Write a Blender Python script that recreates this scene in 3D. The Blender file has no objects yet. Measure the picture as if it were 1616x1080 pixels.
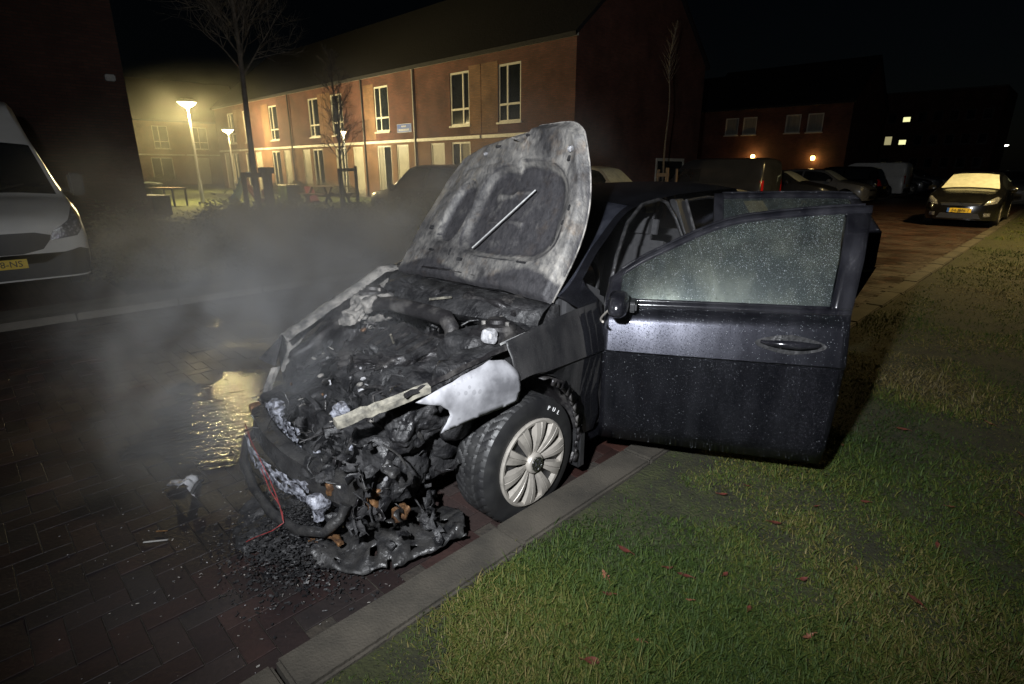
import bpy, bmesh, math, random
import numpy as np
from mathutils import Vector, Matrix, noise
from mathutils.bvhtree import BVHTree
R = math.radians
rng = random.Random(7)
nrs = np.random.RandomState(11)
sc = bpy.context.scene
col = sc.collection

# ------------------------------------------------------------------ camera
PITCH, YAW = 17.447, 44.837
cam_d = bpy.data.cameras.new('camera')
cam_d.sensor_width = 36.0
cam_d.lens = 875.0 / 1616.0 * 36.0
cam_d.clip_start = 0.05
cam_d.clip_end = 600.0
cam = bpy.data.objects.new('camera', cam_d)
col.objects.link(cam)
cam.location = (0, 0, 1.58)
cam.rotation_euler = (R(90 - PITCH), 0, R(YAW))
sc.camera = cam

# ------------------------------------------------------------------ world, moon, flash, exposure
w = bpy.data.worlds.new('World')
sc.world = w
w.use_nodes = True
nt = w.node_tree
sky = nt.nodes.new('ShaderNodeTexSky')
sky.sky_type = 'NISHITA'
sky.sun_disc = False
sky.sun_elevation = R(24)
sky.sun_rotation = R(200)
nt.links.new(sky.outputs[0], nt.nodes['Background'].inputs[0])
nt.nodes['Background'].inputs[1].default_value = 0.0003
sun_d = bpy.data.lights.new('moon', 'SUN')
sun_d.energy = 0.01
sun_d.angle = R(0.5)
sun_d.color = (0.85, 0.92, 1.0)
sun = bpy.data.objects.new('moon', sun_d)
col.objects.link(sun)
sun.rotation_euler = (R(66), 0, R(20))
# the photographer's hand-held flash, beside and above the camera
fl_d = bpy.data.lights.new('camera_flash', 'SPOT')
fl_d.energy = 1350.0
fl_d.spot_size = R(120)
fl_d.spot_blend = 1.0
fl_d.shadow_soft_size = 0.05
fl_d.color = (0.93, 0.96, 1.0)
fl = bpy.data.objects.new('camera_flash', fl_d)
col.objects.link(fl)
fl.location = (-0.30, -0.46, 2.15)
fl.rotation_euler = (Vector((-3.0, 3.3, 1.5)) - fl.location).to_track_quat('-Z', 'Y').to_euler()
sc.view_settings.view_transform = 'Standard'
sc.view_settings.look = 'None'
sc.view_settings.exposure = 0.0
sc.view_settings.gamma = 1.0
sc.cycles.max_bounces = 5
sc.cycles.diffuse_bounces = 2
sc.cycles.glossy_bounces = 2
sc.cycles.transmission_bounces = 3
sc.cycles.transparent_max_bounces = 12
sc.cycles.volume_bounces = 0
sc.cycles.volume_step_rate = 2.0
sc.cycles.volume_max_steps = 96
sc.cycles.sample_clamp_indirect = 3.0
sc.cycles.caustics_reflective = False
sc.cycles.caustics_refractive = False
sc.cycles.use_denoising = True
sc.cycles.use_light_tree = True

# ------------------------------------------------------------------ materials
MATS = {}
def mat(name, base, rough=0.5, metal=0.0, col2=None, scale=6.0, lo=0.35, hi=0.65, detail=6.0,
        bump=0.0, bscale=60.0, bdist=0.01, rvar=0.0, spec=0.5, coat=0.0, world=False, kind='noise', emit=None, estr=0.0,
        alpha=1.0, stretch=None):
    if name in MATS: return MATS[name]
    m = bpy.data.materials.new(name); m.use_nodes = True
    t = m.node_tree; N = t.nodes; L = t.links
    b = N['Principled BSDF']
    b.inputs['Roughness'].default_value = rough
    b.inputs['Metallic'].default_value = metal
    b.inputs['Specular IOR Level'].default_value = spec
    b.inputs['Coat Weight'].default_value = coat
    b.inputs['Coat Roughness'].default_value = 0.06
    b.inputs['Base Color'].default_value = (*base, 1)
    b.inputs['Alpha'].default_value = alpha
    if emit:
        b.inputs['Emission Color'].default_value = (*emit, 1)
        b.inputs['Emission Strength'].default_value = estr
    if world:
        src = N.new('ShaderNodeNewGeometry').outputs['Position']
    else:
        src = N.new('ShaderNodeTexCoord').outputs['Object']
    if stretch:
        mp = N.new('ShaderNodeMapping'); mp.inputs['Scale'].default_value = stretch
        L.new(src, mp.inputs['Vector']); src = mp.outputs[0]
    if col2 is not None or rvar:
        if kind == 'voronoi':
            n = N.new('ShaderNodeTexVoronoi'); n.inputs['Scale'].default_value = scale; fac = n.outputs['Distance']
        else:
            n = N.new('ShaderNodeTexNoise'); n.inputs['Scale'].default_value = scale
            n.inputs['Detail'].default_value = detail; n.inputs['Roughness'].default_value = 0.62; fac = n.outputs['Fac']
        L.new(src, n.inputs['Vector'])
        mr = N.new('ShaderNodeMapRange'); mr.inputs[1].default_value = lo; mr.inputs[2].default_value = hi
        L.new(fac, mr.inputs[0])
        if col2 is not None:
            mx = N.new('ShaderNodeMix'); mx.data_type = 'RGBA'
            mx.inputs[6].default_value = (*base, 1); mx.inputs[7].default_value = (*col2, 1)
            L.new(mr.outputs[0], mx.inputs[0]); L.new(mx.outputs[2], b.inputs['Base Color'])
        if rvar:
            m2 = N.new('ShaderNodeMapRange'); m2.inputs[3].default_value = max(0.03, rough - rvar); m2.inputs[4].default_value = min(1, rough + rvar)
            n2 = N.new('ShaderNodeTexNoise'); n2.inputs['Scale'].default_value = scale * 0.7; n2.inputs['Detail'].default_value = 5
            L.new(src, n2.inputs['Vector']); m2.inputs[1].default_value = 0.35; m2.inputs[2].default_value = 0.65
            L.new(n2.outputs['Fac'], m2.inputs[0]); L.new(m2.outputs[0], b.inputs['Roughness'])
    if bump:
        n = N.new('ShaderNodeTexNoise'); n.inputs['Scale'].default_value = bscale; n.inputs['Detail'].default_value = 4
        L.new(src, n.inputs['Vector'])
        bp = N.new('ShaderNodeBump'); bp.inputs['Strength'].default_value = bump; bp.inputs['Distance'].default_value = bdist
        L.new(n.outputs['Fac'], bp.inputs['Height']); L.new(bp.outputs[0], b.inputs['Normal'])
    MATS[name] = m
    return m

def droplet_mat(name, base, rough, metal=0.0, transp=0.0, coat=0.0, film=0.0, small=330.0, big=130.0, col2=None):
    """paint or glass beaded with water drops"""
    m = bpy.data.materials.new(name); m.use_nodes = True
    t = m.node_tree; N = t.nodes; L = t.links
    b = N['Principled BSDF']
    b.inputs['Base Color'].default_value = (*base, 1); b.inputs['Roughness'].default_value = rough
    b.inputs['Metallic'].default_value = metal; b.inputs['Coat Weight'].default_value = coat; b.inputs['Coat Roughness'].default_value = 0.05
    tc = N.new('ShaderNodeTexCoord')
    hs = []
    for s, th in ((small, 0.32), (big, 0.27)):
        v = N.new('ShaderNodeTexVoronoi'); v.inputs['Scale'].default_value = s; v.inputs['Randomness'].default_value = 1.0
        L.new(tc.outputs['Object'], v.inputs['Vector'])
        mr = N.new('ShaderNodeMapRange'); mr.inputs[1].default_value = th; mr.inputs[2].default_value = th * 0.35
        mr.inputs[3].default_value = 0; mr.inputs[4].default_value = 1
        L.new(v.outputs['Distance'], mr.inputs[0])
        sp = N.new('ShaderNodeSeparateColor'); L.new(v.outputs['Color'], sp.inputs[0])
        g = N.new('ShaderNodeMath'); g.operation = 'GREATER_THAN'; g.inputs[1].default_value = 0.45
        L.new(sp.outputs[0], g.inputs[0])
        mu = N.new('ShaderNodeMath'); mu.operation = 'MULTIPLY'
        L.new(mr.outputs[0], mu.inputs[0]); L.new(g.outputs[0], mu.inputs[1])
        hs.append(mu.outputs[0])
    ad = N.new('ShaderNodeMath'); ad.operation = 'MAXIMUM'
    L.new(hs[0], ad.inputs[0]); L.new(hs[1], ad.inputs[1])
    bp = N.new('ShaderNodeBump'); bp.inputs['Strength'].default_value = 0.9; bp.inputs['Distance'].default_value = 0.0015
    L.new(ad.outputs[0], bp.inputs['Height']); L.new(bp.outputs[0], b.inputs['Normal'])
    n = N.new('ShaderNodeTexNoise'); n.inputs['Scale'].default_value = 9; n.inputs['Detail'].default_value = 6
    mp = N.new('ShaderNodeMapping'); mp.inputs['Scale'].default_value = (1, 1, 0.25)
    L.new(tc.outputs['Object'], mp.inputs['Vector']); L.new(mp.outputs[0], n.inputs['Vector'])
    mx = N.new('ShaderNodeMix'); mx.data_type = 'RGBA'
    c2 = col2 or tuple(min(1, c * 1.7 + 0.01) for c in base)
    mx.inputs[6].default_value = (*base, 1); mx.inputs[7].default_value = (*c2, 1)
    mr = N.new('ShaderNodeMapRange'); mr.inputs[1].default_value = 0.38; mr.inputs[2].default_value = 0.68
    L.new(n.outputs['Fac'], mr.inputs[0]); L.new(mr.outputs[0], mx.inputs[0])
    L.new(mx.outputs[2], b.inputs['Base Color'])
    if transp:
        out = N['Material Output']
        tr = N.new('ShaderNodeBsdfTransparent'); tr.inputs[0].default_value = (0.75, 0.85, 0.85, 1)
        ms = N.new('ShaderNodeMixShader')
        f = N.new('ShaderNodeMath'); f.operation = 'MULTIPLY_ADD'; f.inputs[1].default_value = 0.5; f.inputs[2].default_value = 1 - transp; f.use_clamp = True
        L.new(ad.outputs[0], f.inputs[0]); L.new(f.outputs[0], ms.inputs[0])
        L.new(tr.outputs[0], ms.inputs[1]); L.new(b.outputs[0], ms.inputs[2]); L.new(ms.outputs[0], out.inputs['Surface'])
    MATS[name] = m
    return m

def brick_mat(name, c1, c2, mortar, scale=1.0, rough=0.85, axis='XZ', bump=0.35, bw=0.21, bh=0.065, ms=0.01):
    m = bpy.data.materials.new(name); m.use_nodes = True
    t = m.node_tree; N = t.nodes; L = t.links; b = N['Principled BSDF']
    b.inputs['Roughness'].default_value = rough
    g = N.new('ShaderNodeNewGeometry'); sp = N.new('ShaderNodeSeparateXYZ'); cb = N.new('ShaderNodeCombineXYZ')
    L.new(g.outputs['Position'], sp.inputs[0])
    if axis == 'XZ':      # runs along both wall directions
        a = N.new('ShaderNodeMath'); a.operation = 'ADD'
        L.new(sp.outputs[0], a.inputs[0]); L.new(sp.outputs[1], a.inputs[1])
        L.new(a.outputs[0], cb.inputs[0]); L.new(sp.outputs[2], cb.inputs[1])
    else:
        L.new(sp.outputs[0], cb.inputs[0]); L.new(sp.outputs[1], cb.inputs[1])
    br = N.new('ShaderNodeTexBrick')
    L.new(cb.outputs[0], br.inputs['Vector'])
    br.inputs['Color1'].default_value = (*c1, 1); br.inputs['Color2'].default_value = (*c2, 1); br.inputs['Mortar'].default_value = (*mortar, 1)
    br.inputs['Scale'].default_value = scale; br.inputs['Mortar Size'].default_value = ms
    br.inputs['Brick Width'].default_value = bw; br.inputs['Row Height'].default_value = bh
    n = N.new('ShaderNodeTexNoise'); n.inputs['Scale'].default_value = 1.3; n.inputs['Detail'].default_value = 7
    L.new(g.outputs['Position'], n.inputs['Vector'])
    mr = N.new('ShaderNodeMapRange'); mr.inputs[1].default_value = 0.3; mr.inputs[2].default_value = 0.7; mr.inputs[3].default_value = 0.65; mr.inputs[4].default_value = 1.25
    L.new(n.outputs['Fac'], mr.inputs[0])
    mx = N.new('ShaderNodeMix'); mx.data_type = 'RGBA'; mx.blend_type = 'MULTIPLY'; mx.inputs[0].default_value = 1
    L.new(br.outputs['Color'], mx.inputs[6]); L.new(mr.outputs[0], mx.inputs[7])
    L.new(mx.outputs[2], b.inputs['Base Color'])
    bp = N.new('ShaderNodeBump'); bp.inputs['Strength'].default_value = bump; bp.inputs['Distance'].default_value = 0.01; bp.invert = True
    L.new(br.outputs['Fac'], bp.inputs['Height']); L.new(bp.outputs[0], b.inputs['Normal'])
    MATS[name] = m
    return m

def glow_mat(name, color, strength):
    m = bpy.data.materials.new(name); m.use_nodes = True
    b = m.node_tree.nodes['Principled BSDF']
    b.inputs['Base Color'].default_value = (0.8, 0.8, 0.75, 1)
    b.inputs['Emission Color'].default_value = (*color, 1); b.inputs['Emission Strength'].default_value = strength
    MATS[name] = m
    return m

# ------------------------------------------------------------------ mesh builder
class MB:
    def __init__(s): s.v = []; s.f = []
    def add(s, vs, fs):
        o = len(s.v); s.v += [tuple(p) for p in vs]; s.f += [tuple(i + o for i in f) for f in fs]; return s
    def box(s, c, d, rz=0.0, rot=None):
        x, y, z = d[0] / 2, d[1] / 2, d[2] / 2
        vs = [Vector(p) for p in [(-x,-y,-z),(x,-y,-z),(x,y,-z),(-x,y,-z),(-x,-y,z),(x,-y,z),(x,y,z),(-x,y,z)]]
        M = rot if rot is not None else Matrix.Rotation(rz, 3, 'Z')
        vs = [M @ p + Vector(c) for p in vs]
        return s.add(vs, [(0,3,2,1),(4,5,6,7),(0,1,5,4),(1,2,6,5),(2,3,7,6),(3,0,4,7)])
    def span(s, a, b):
        a = Vector(a); b = Vector(b)
        return s.box((a + b) / 2, [abs(b[i] - a[i]) for i in range(3)])
    def tube(s, pts, r, n=8, cap=True):
        pts = [Vector(p) for p in pts]
        rs = r if isinstance(r, (list, tuple)) else [r] * len(pts)
        o = len(s.v); prev = None
        for i, p in enumerate(pts):
            d = (pts[min(i + 1, len(pts) - 1)] - pts[max(i - 1, 0)])
            d = d.normalized() if d.length > 1e-9 else Vector((0, 0, 1))
            if prev is None:
                a = d.orthogonal().normalized()
            else:
                a = prev - d * prev.dot(d)
                a = a.normalized() if a.length > 1e-6 else d.orthogonal().normalized()
            prev = a; b = d.cross(a)
            for k in range(n):
                t = 2 * math.pi * k / n
                s.v.append(tuple(p + (a * math.cos(t) + b * math.sin(t)) * rs[i]))
        for i in range(len(pts) - 1):
            for k in range(n):
                k2 = (k + 1) % n
                s.f.append((o + i*n + k, o + i*n + k2, o + (i+1)*n + k2, o + (i+1)*n + k))
        if cap:
            s.f.append(tuple(o + k for k in range(n))[::-1]); s.f.append(tuple(o + (len(pts)-1)*n + k for k in range(n)))
        return s
    def lathe(s, prof, c=(0,0,0), axis='Z', n=24, close=False):
        """prof: list of (r, h) along axis"""
        o = len(s.v)
        for r, h in prof:
            for k in range(n):
                t = 2 * math.pi * k / n; a, b = r * math.cos(t), r * math.sin(t)
                p = {'Z': (a, b, h), 'X': (h, a, b), 'Y': (b, h, a)}[axis]
                s.v.append((p[0] + c[0], p[1] + c[1], p[2] + c[2]))
        for i in range(len(prof) - 1):
            for k in range(n):
                k2 = (k + 1) % n
                s.f.append((o + i*n + k, o + i*n + k2, o + (i+1)*n + k2, o + (i+1)*n + k))
        if close:
            s.f.append(tuple(o + k for k in range(n))[::-1]); s.f.append(tuple(o + (len(prof)-1)*n + k for k in range(n)))
        return s
    def prism(s, poly, fn0, fn1):
        """poly 2D, fn maps (a,b) to 3D for the two caps"""
        n = len(poly); o = len(s.v)
        s.v += [tuple(fn0(a, b)) for a, b in poly] + [tuple(fn1(a, b)) for a, b in poly]
        s.f.append(tuple(o + i for i in range(n))); s.f.append(tuple(o + n + i for i in range(n))[::-1])
        for i in range(n):
            j = (i + 1) % n
            s.f.append((o + j, o + i, o + n + i, o + n + j))
        return s
    def grid(s, P, skip=None):
        """P[i][j] 3D points"""
        o = len(s.v); ni = len(P); nj = len(P[0])
        for row in P: s.v += [tuple(p) for p in row]
        for i in range(ni - 1):
            for j in range(nj - 1):
                if skip and skip(i, j): continue
                s.f.append((o + i*nj + j, o + i*nj + j + 1, o + (i+1)*nj + j + 1, o + (i+1)*nj + j))
        return s
    def mesh(s, name):
        me = bpy.data.meshes.new(name); me.from_pydata(s.v, [], s.f); me.update(); return me
    def build(s, name, m, parent=None, smooth=None, bevel=0.0, solid=0.0, offset=-1, clean=False):
        me = s.mesh(name)
        return finish(me, name, m, parent, smooth, bevel, solid, offset, clean)

def finish(me, name, m, parent=None, smooth=None, bevel=0.0, solid=0.0, offset=-1, clean=False):
    bm = bmesh.new(); bm.from_mesh(me)
    if clean:
        bmesh.ops.remove_doubles(bm, verts=bm.verts, dist=1e-5)
        bmesh.ops.delete(bm, geom=[v for v in bm.verts if not v.link_faces], context='VERTS')
    bmesh.ops.recalc_face_normals(bm, faces=bm.faces)
    if bevel:
        bmesh.ops.bevel(bm, geom=[e for e in bm.edges if len(e.link_faces) == 2 and e.calc_face_angle(0) > 0.6], offset=bevel, segments=2, affect='EDGES', clamp_overlap=True)
    bm.to_mesh(me); bm.free()
    o = bpy.data.objects.new(name, me); col.objects.link(o)
    if m is not None:
        me.materials.append(MATS[m] if isinstance(m, str) else m)
    if smooth is not None:
        for p in me.polygons: p.use_smooth = True
        me.set_sharp_from_angle(angle=R(smooth))
    if parent is not None: o.parent = parent
    if solid:
        md = o.modifiers.new('thick', 'SOLIDIFY'); md.thickness = solid; md.offset = offset
    return o

def tag(o, label=None, cat=None, group=None, kind=None):
    if label: o['label'] = label
    if cat: o['category'] = cat
    if group: o['group'] = group
    if kind: o['kind'] = kind
    return o
def empty(name, loc=(0, 0, 0), rz=0.0, label=None, cat=None, group=None):
    o = bpy.data.objects.new(name, None); col.objects.link(o)
    o.location = loc; o.rotation_euler = (0, 0, rz); o.empty_display_size = 0.1
    return tag(o, label, cat, group)
def copy_tree(o, parent=None):
    kids = [c for c in KIDS(o)]
    c = o.copy(); col.objects.link(c); c.parent = parent
    for k in kids: copy_tree(k, c)
    return c
def KIDS(o):
    return [x for x in bpy.data.objects if x.parent is o]
def text_mesh(s, size, name, m, parent, M, extrude=0.001, align='CENTER'):
    cu = bpy.data.curves.new('txt', 'FONT'); cu.body = s; cu.size = size; cu.extrude = extrude; cu.align_x = align; cu.align_y = 'CENTER'
    cu.resolution_u = 3
    to = bpy.data.objects.new('txt', cu); col.objects.link(to)
    dg = bpy.context.evaluated_depsgraph_get()
    me = bpy.data.meshes.new_from_object(to.evaluated_get(dg))
    bpy.data.objects.remove(to); bpy.data.curves.remove(cu)
    me.transform(M); me.name = name; me.materials.clear()
    return finish(me, name, m, parent)

def pchip(xs, ys):
    xs = np.array(xs, float); ys = np.array(ys, float)
    h = np.diff(xs); d = np.diff(ys) / h; m = np.zeros(len(xs))
    for i in range(1, len(xs) - 1):
        if d[i-1] * d[i] > 0:
            w1 = 2*h[i] + h[i-1]; w2 = h[i] + 2*h[i-1]; m[i] = (w1 + w2) / (w1/d[i-1] + w2/d[i])
    m[0] = d[0]; m[-1] = d[-1]
    def f(x):
        x = min(max(x, xs[0]), xs[-1]); i = min(max(int(np.searchsorted(xs, x) - 1), 0), len(h) - 1)
        t = (x - xs[i]) / h[i]
        return float((1+2*t)*(1-t)**2*ys[i] + t*(1-t)**2*h[i]*m[i] + t*t*(3-2*t)*ys[i+1] + t*t*(t-1)*h[i]*m[i+1])
    return f
def C(*pairs): return pchip([p[0] for p in pairs], [p[1] for p in pairs])
def sstep(a, b, x):
    t = min(1, max(0, (x - a) / (b - a))); return t * t * (3 - 2 * t)

# ---- material library
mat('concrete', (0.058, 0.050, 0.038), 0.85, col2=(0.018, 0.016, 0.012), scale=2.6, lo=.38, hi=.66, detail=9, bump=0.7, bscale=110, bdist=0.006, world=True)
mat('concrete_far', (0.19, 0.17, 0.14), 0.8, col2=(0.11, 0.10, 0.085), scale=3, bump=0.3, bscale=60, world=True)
mat('soil', (0.030, 0.024, 0.017), 0.95, col2=(0.016, 0.013, 0.010), scale=9, bump=0.8, bscale=40, bdist=0.02, world=True)
mat('verge_soil', (0.030, 0.034, 0.009), 0.95, col2=(0.014, 0.014, 0.006), scale=7, bump=0.8, bscale=60, bdist=0.02, world=True)
mat('lawn', (0.085, 0.120, 0.030), 0.95, col2=(0.13, 0.135, 0.055), scale=2.5, bump=1.0, bscale=25, bdist=0.05, world=True)
mat('frame_white', (0.75, 0.72, 0.62), 0.45, col2=(0.60, 0.57, 0.48), scale=4)
mat('door_paint', (0.60, 0.57, 0.47), 0.5, col2=(0.50, 0.47, 0.39), scale=3)
mat('roof_tile', (0.018, 0.018, 0.021), 0.8, col2=(0.011, 0.011, 0.013), scale=5, bump=0.5, bscale=12, bdist=0.03)
mat('window_glass', (0.012, 0.015, 0.018), 0.06, col2=(0.03, 0.035, 0.04), scale=0.8)
mat('curtain', (0.40, 0.37, 0.30), 0.9, col2=(0.28, 0.26, 0.22), scale=3, stretch=(6, 6, 0.3))
mat('dark_metal', (0.03, 0.03, 0.03), 0.45, 0.3, col2=(0.05, 0.045, 0.04), scale=20)
mat('galvanised', (0.45, 0.45, 0.43), 0.45, 0.7, col2=(0.33, 0.33, 0.32), scale=14)
mat('wood', (0.22, 0.15, 0.09), 0.8, col2=(0.13, 0.09, 0.06), scale=5, bump=0.4, bscale=30, stretch=(8, 8, 0.8))
mat('bark', (0.13, 0.105, 0.08), 0.9, col2=(0.07, 0.058, 0.046), scale=9, bump=0.8, bscale=22, bdist=0.02)
mat('twig', (0.16, 0.13, 0.095), 0.9, col2=(0.03, 0.025, 0.02), scale=9)
mat('shrub_leaf', (0.105, 0.115, 0.055), 0.6, col2=(0.15, 0.125, 0.07), scale=3.5, world=True)
mat('leaf_red', (0.12, 0.024, 0.016), 0.6, col2=(0.05, 0.018, 0.012), scale=30)
mat('leaf_orange', (0.20, 0.075, 0.04), 0.6, col2=(0.11, 0.04, 0.025), scale=30)
mat('rubber', (0.009, 0.009, 0.010), 0.55, col2=(0.016, 0.016, 0.016), scale=12, bump=0.15, bscale=120, bdist=0.002, rvar=0.12)
mat('black_plastic', (0.014, 0.014, 0.015), 0.35, col2=(0.022, 0.022, 0.023), scale=20)
mat('wet_black', (0.010, 0.010, 0.011), 0.42, col2=(0.028, 0.027, 0.026), scale=16, bump=0.6, bscale=45, bdist=0.01, rvar=0.18)
mat('char', (0.005, 0.005, 0.006), 0.65, col2=(0.030, 0.029, 0.030), scale=17, lo=0.46, hi=0.74, bump=1.0, bscale=38, bdist=0.012, rvar=0.25)
mat('char_metal', (0.012, 0.011, 0.012), 0.5, 0.35, col2=(0.085, 0.08, 0.076), scale=9, lo=0.48, hi=0.7, bump=0.7, bscale=50, bdist=0.006, rvar=0.2)
mat('ash', (0.24, 0.225, 0.205), 0.85, col2=(0.05, 0.048, 0.046), scale=14, lo=0.42, hi=0.62, bump=0.8, bscale=70, bdist=0.006)
mat('ash_pale', (0.30, 0.30, 0.31), 0.8, col2=(0.12, 0.12, 0.13), scale=22, lo=0.45, hi=0.65, bump=0.8, bscale=70, bdist=0.006)
mat('melted', (0.26, 0.27, 0.31), 0.4, col2=(0.035, 0.035, 0.042), scale=38, lo=0.4, hi=0.6, bump=0.9, bscale=60, bdist=0.008)
mat('copper', (0.20, 0.105, 0.045), 0.5, 0.5, col2=(0.05, 0.028, 0.02), scale=26, bump=0.8, bscale=60, bdist=0.006)
mat('red_wire', (0.11, 0.02, 0.02), 0.5, col2=(0.25, 0.03, 0.03), scale=40)
mat('bare_strip', (0.22, 0.205, 0.165), 0.6, 0.2, col2=(0.045, 0.043, 0.038), scale=22, bump=0.6, bscale=60, bdist=0.004)
mat('bare_steel', (0.62, 0.62, 0.60), 0.4, 0.6, col2=(0.35, 0.35, 0.36), scale=30)
mat('silver_cover', (0.34, 0.315, 0.28), 0.42, 0.35, col2=(0.20, 0.185, 0.165), scale=14, lo=.5, hi=.72, bump=0.1, bscale=90, bdist=0.001)
mat('chrome', (0.7, 0.7, 0.7), 0.15, 1.0, col2=(0.6, 0.6, 0.6), scale=9)
mat('white_ink', (0.55, 0.55, 0.54), 0.5, col2=(0.6, 0.6, 0.6), scale=60)
mat('seat_cloth', (0.02, 0.02, 0.022), 0.9, col2=(0.03, 0.03, 0.032), scale=30)
mat('paint_white', (0.70, 0.69, 0.66), 0.35, col2=(0.60, 0.59, 0.56), scale=2, coat=0.4)
mat('paint_black', (0.004, 0.004, 0.005), 0.18, col2=(0.008, 0.008, 0.008), scale=3, coat=0.6)
mat('paint_dark', (0.020, 0.021, 0.025), 0.3, col2=(0.03, 0.03, 0.034), scale=3, coat=0.5)
mat('paint_grey', (0.16, 0.16, 0.165), 0.35, col2=(0.12, 0.12, 0.125), scale=3, coat=0.4)
mat('paint_cream', (0.45, 0.40, 0.30), 0.5, col2=(0.55, 0.50, 0.40), scale=3)
mat('frost', (0.74, 0.76, 0.66), 0.75, col2=(0.58, 0.60, 0.50), scale=7, bump=0.3, bscale=120, bdist=0.002)
mat('car_glass', (0.010, 0.012, 0.014), 0.08, col2=(0.02, 0.022, 0.024), scale=2)
mat('tail_red', (0.5, 0.012, 0.015), 0.2, col2=(0.35, 0.01, 0.01), scale=20)
mat('lamp_lens', (0.55, 0.56, 0.58), 0.12, 0.4, col2=(0.18, 0.18, 0.2), scale=26, kind='voronoi', lo=0.1, hi=0.5, bump=0.6, bscale=50, bdist=0.01)
mat('amber', (0.6, 0.35, 0.04), 0.25, col2=(0.5, 0.28, 0.03), scale=20)
mat('plate_yellow', (0.80, 0.56, 0.03), 0.45, col2=(0.70, 0.48, 0.03), scale=20)
mat('plate_blue', (0.03, 0.13, 0.55), 0.45, col2=(0.03, 0.1, 0.45), scale=20)
mat('ink', (0.015, 0.013, 0.01), 0.5, col2=(0.02, 0.018, 0.012), scale=20)
mat('sign_blue', (0.03, 0.10, 0.50), 0.4, col2=(0.03, 0.09, 0.42), scale=8)
mat('toy_blue', (0.16, 0.33, 0.62), 0.5, col2=(0.22, 0.40, 0.68), scale=6)
mat('toy_pink', (0.62, 0.22, 0.24), 0.5, col2=(0.5, 0.18, 0.2), scale=6)
mat('toy_red', (0.42, 0.05, 0.05), 0.5, col2=(0.3, 0.04, 0.04), scale=6)
mat('toy_orange', (0.75, 0.33, 0.03), 0.5, col2=(0.65, 0.28, 0.03), scale=6)
mat('toy_green', (0.10, 0.22, 0.04), 0.5, col2=(0.2, 0.35, 0.04), scale=6)
mat('bin_dark', (0.022, 0.030, 0.022), 0.5, col2=(0.03, 0.038, 0.03), scale=9)
brick_mat('brick_red', (0.175, 0.060, 0.040), (0.120, 0.044, 0.031), (0.09, 0.06, 0.05))
brick_mat('brick_tan', (0.30, 0.15, 0.075), (0.22, 0.11, 0.056), (0.18, 0.13, 0.09))
brick_mat('brick_dark', (0.10, 0.042, 0.030), (0.07, 0.03, 0.023), (0.05, 0.035, 0.028))
brick_mat('paving_far', (0.075, 0.036, 0.025), (0.050, 0.025, 0.018), (0.02, 0.014, 0.011), axis='XY', rough=0.55, bw=0.2, bh=0.1, ms=0.006)
droplet_mat('wet_paint', (0.0155, 0.016, 0.021), 0.34, 0.85, coat=0.35)
droplet_mat('wet_paint_burnt', (0.007, 0.007, 0.008), 0.5, 0.1, col2=(0.026, 0.025, 0.025))
droplet_mat('wet_gloss_trim', (0.006, 0.006, 0.008), 0.16, 0.0, coat=0.8)
droplet_mat('wet_window', (0.060, 0.072, 0.070), 0.38, 0.85, transp=0.35, small=260, big=110, col2=(0.13, 0.145, 0.125))
droplet_mat('dark_window', (0.012, 0.013, 0.018), 0.2, 0.0, transp=0.06)
glow_mat('lamp_glow', (1.0, 0.86, 0.45), 20.0)
glow_mat('lamp_glow_white', (1.0, 0.97, 0.82), 22.0)
glow_mat('wall_lamp_glow', (1.0, 0.66, 0.18), 16.0)
glow_mat('window_lit', (0.95, 0.92, 0.45), 1.1)
glow_mat('window_lit_dim', (0.9, 0.8, 0.40), 0.35)
glow_mat('small_glow', (1.0, 0.85, 0.5), 14.0)

# ================================================================== setting
KX = -1.55            # inner edge of the near kerb
FX = -7.46            # inner edge of the far kerb
def struct(name, mb, m, parent=None, **k):
    o = mb.build(name, m, parent, **k)
    if parent is None: o['kind'] = 'structure'
    return o
g = MB()
g.add([(-300, -80, -0.09), (300, -80, -0.09), (300, 400, -0.09), (-300, 400, -0.09)], [(0, 1, 2, 3)])
struct('ground', g, 'soil')
road = struct('road', MB().add([(FX, -6, -0.006), (KX, -6, -0.006), (KX, 26, -0.006), (FX, 26, -0.006)], [(0, 1, 2, 3)]), 'soil')
struct('far_surface', MB().add([(FX, 26.0, 0.0), (KX, 26.0, 0.0), (KX, 160, 0.0), (FX, 160, 0.0)], [(0, 1, 2, 3)]), 'paving_far', road)

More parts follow.
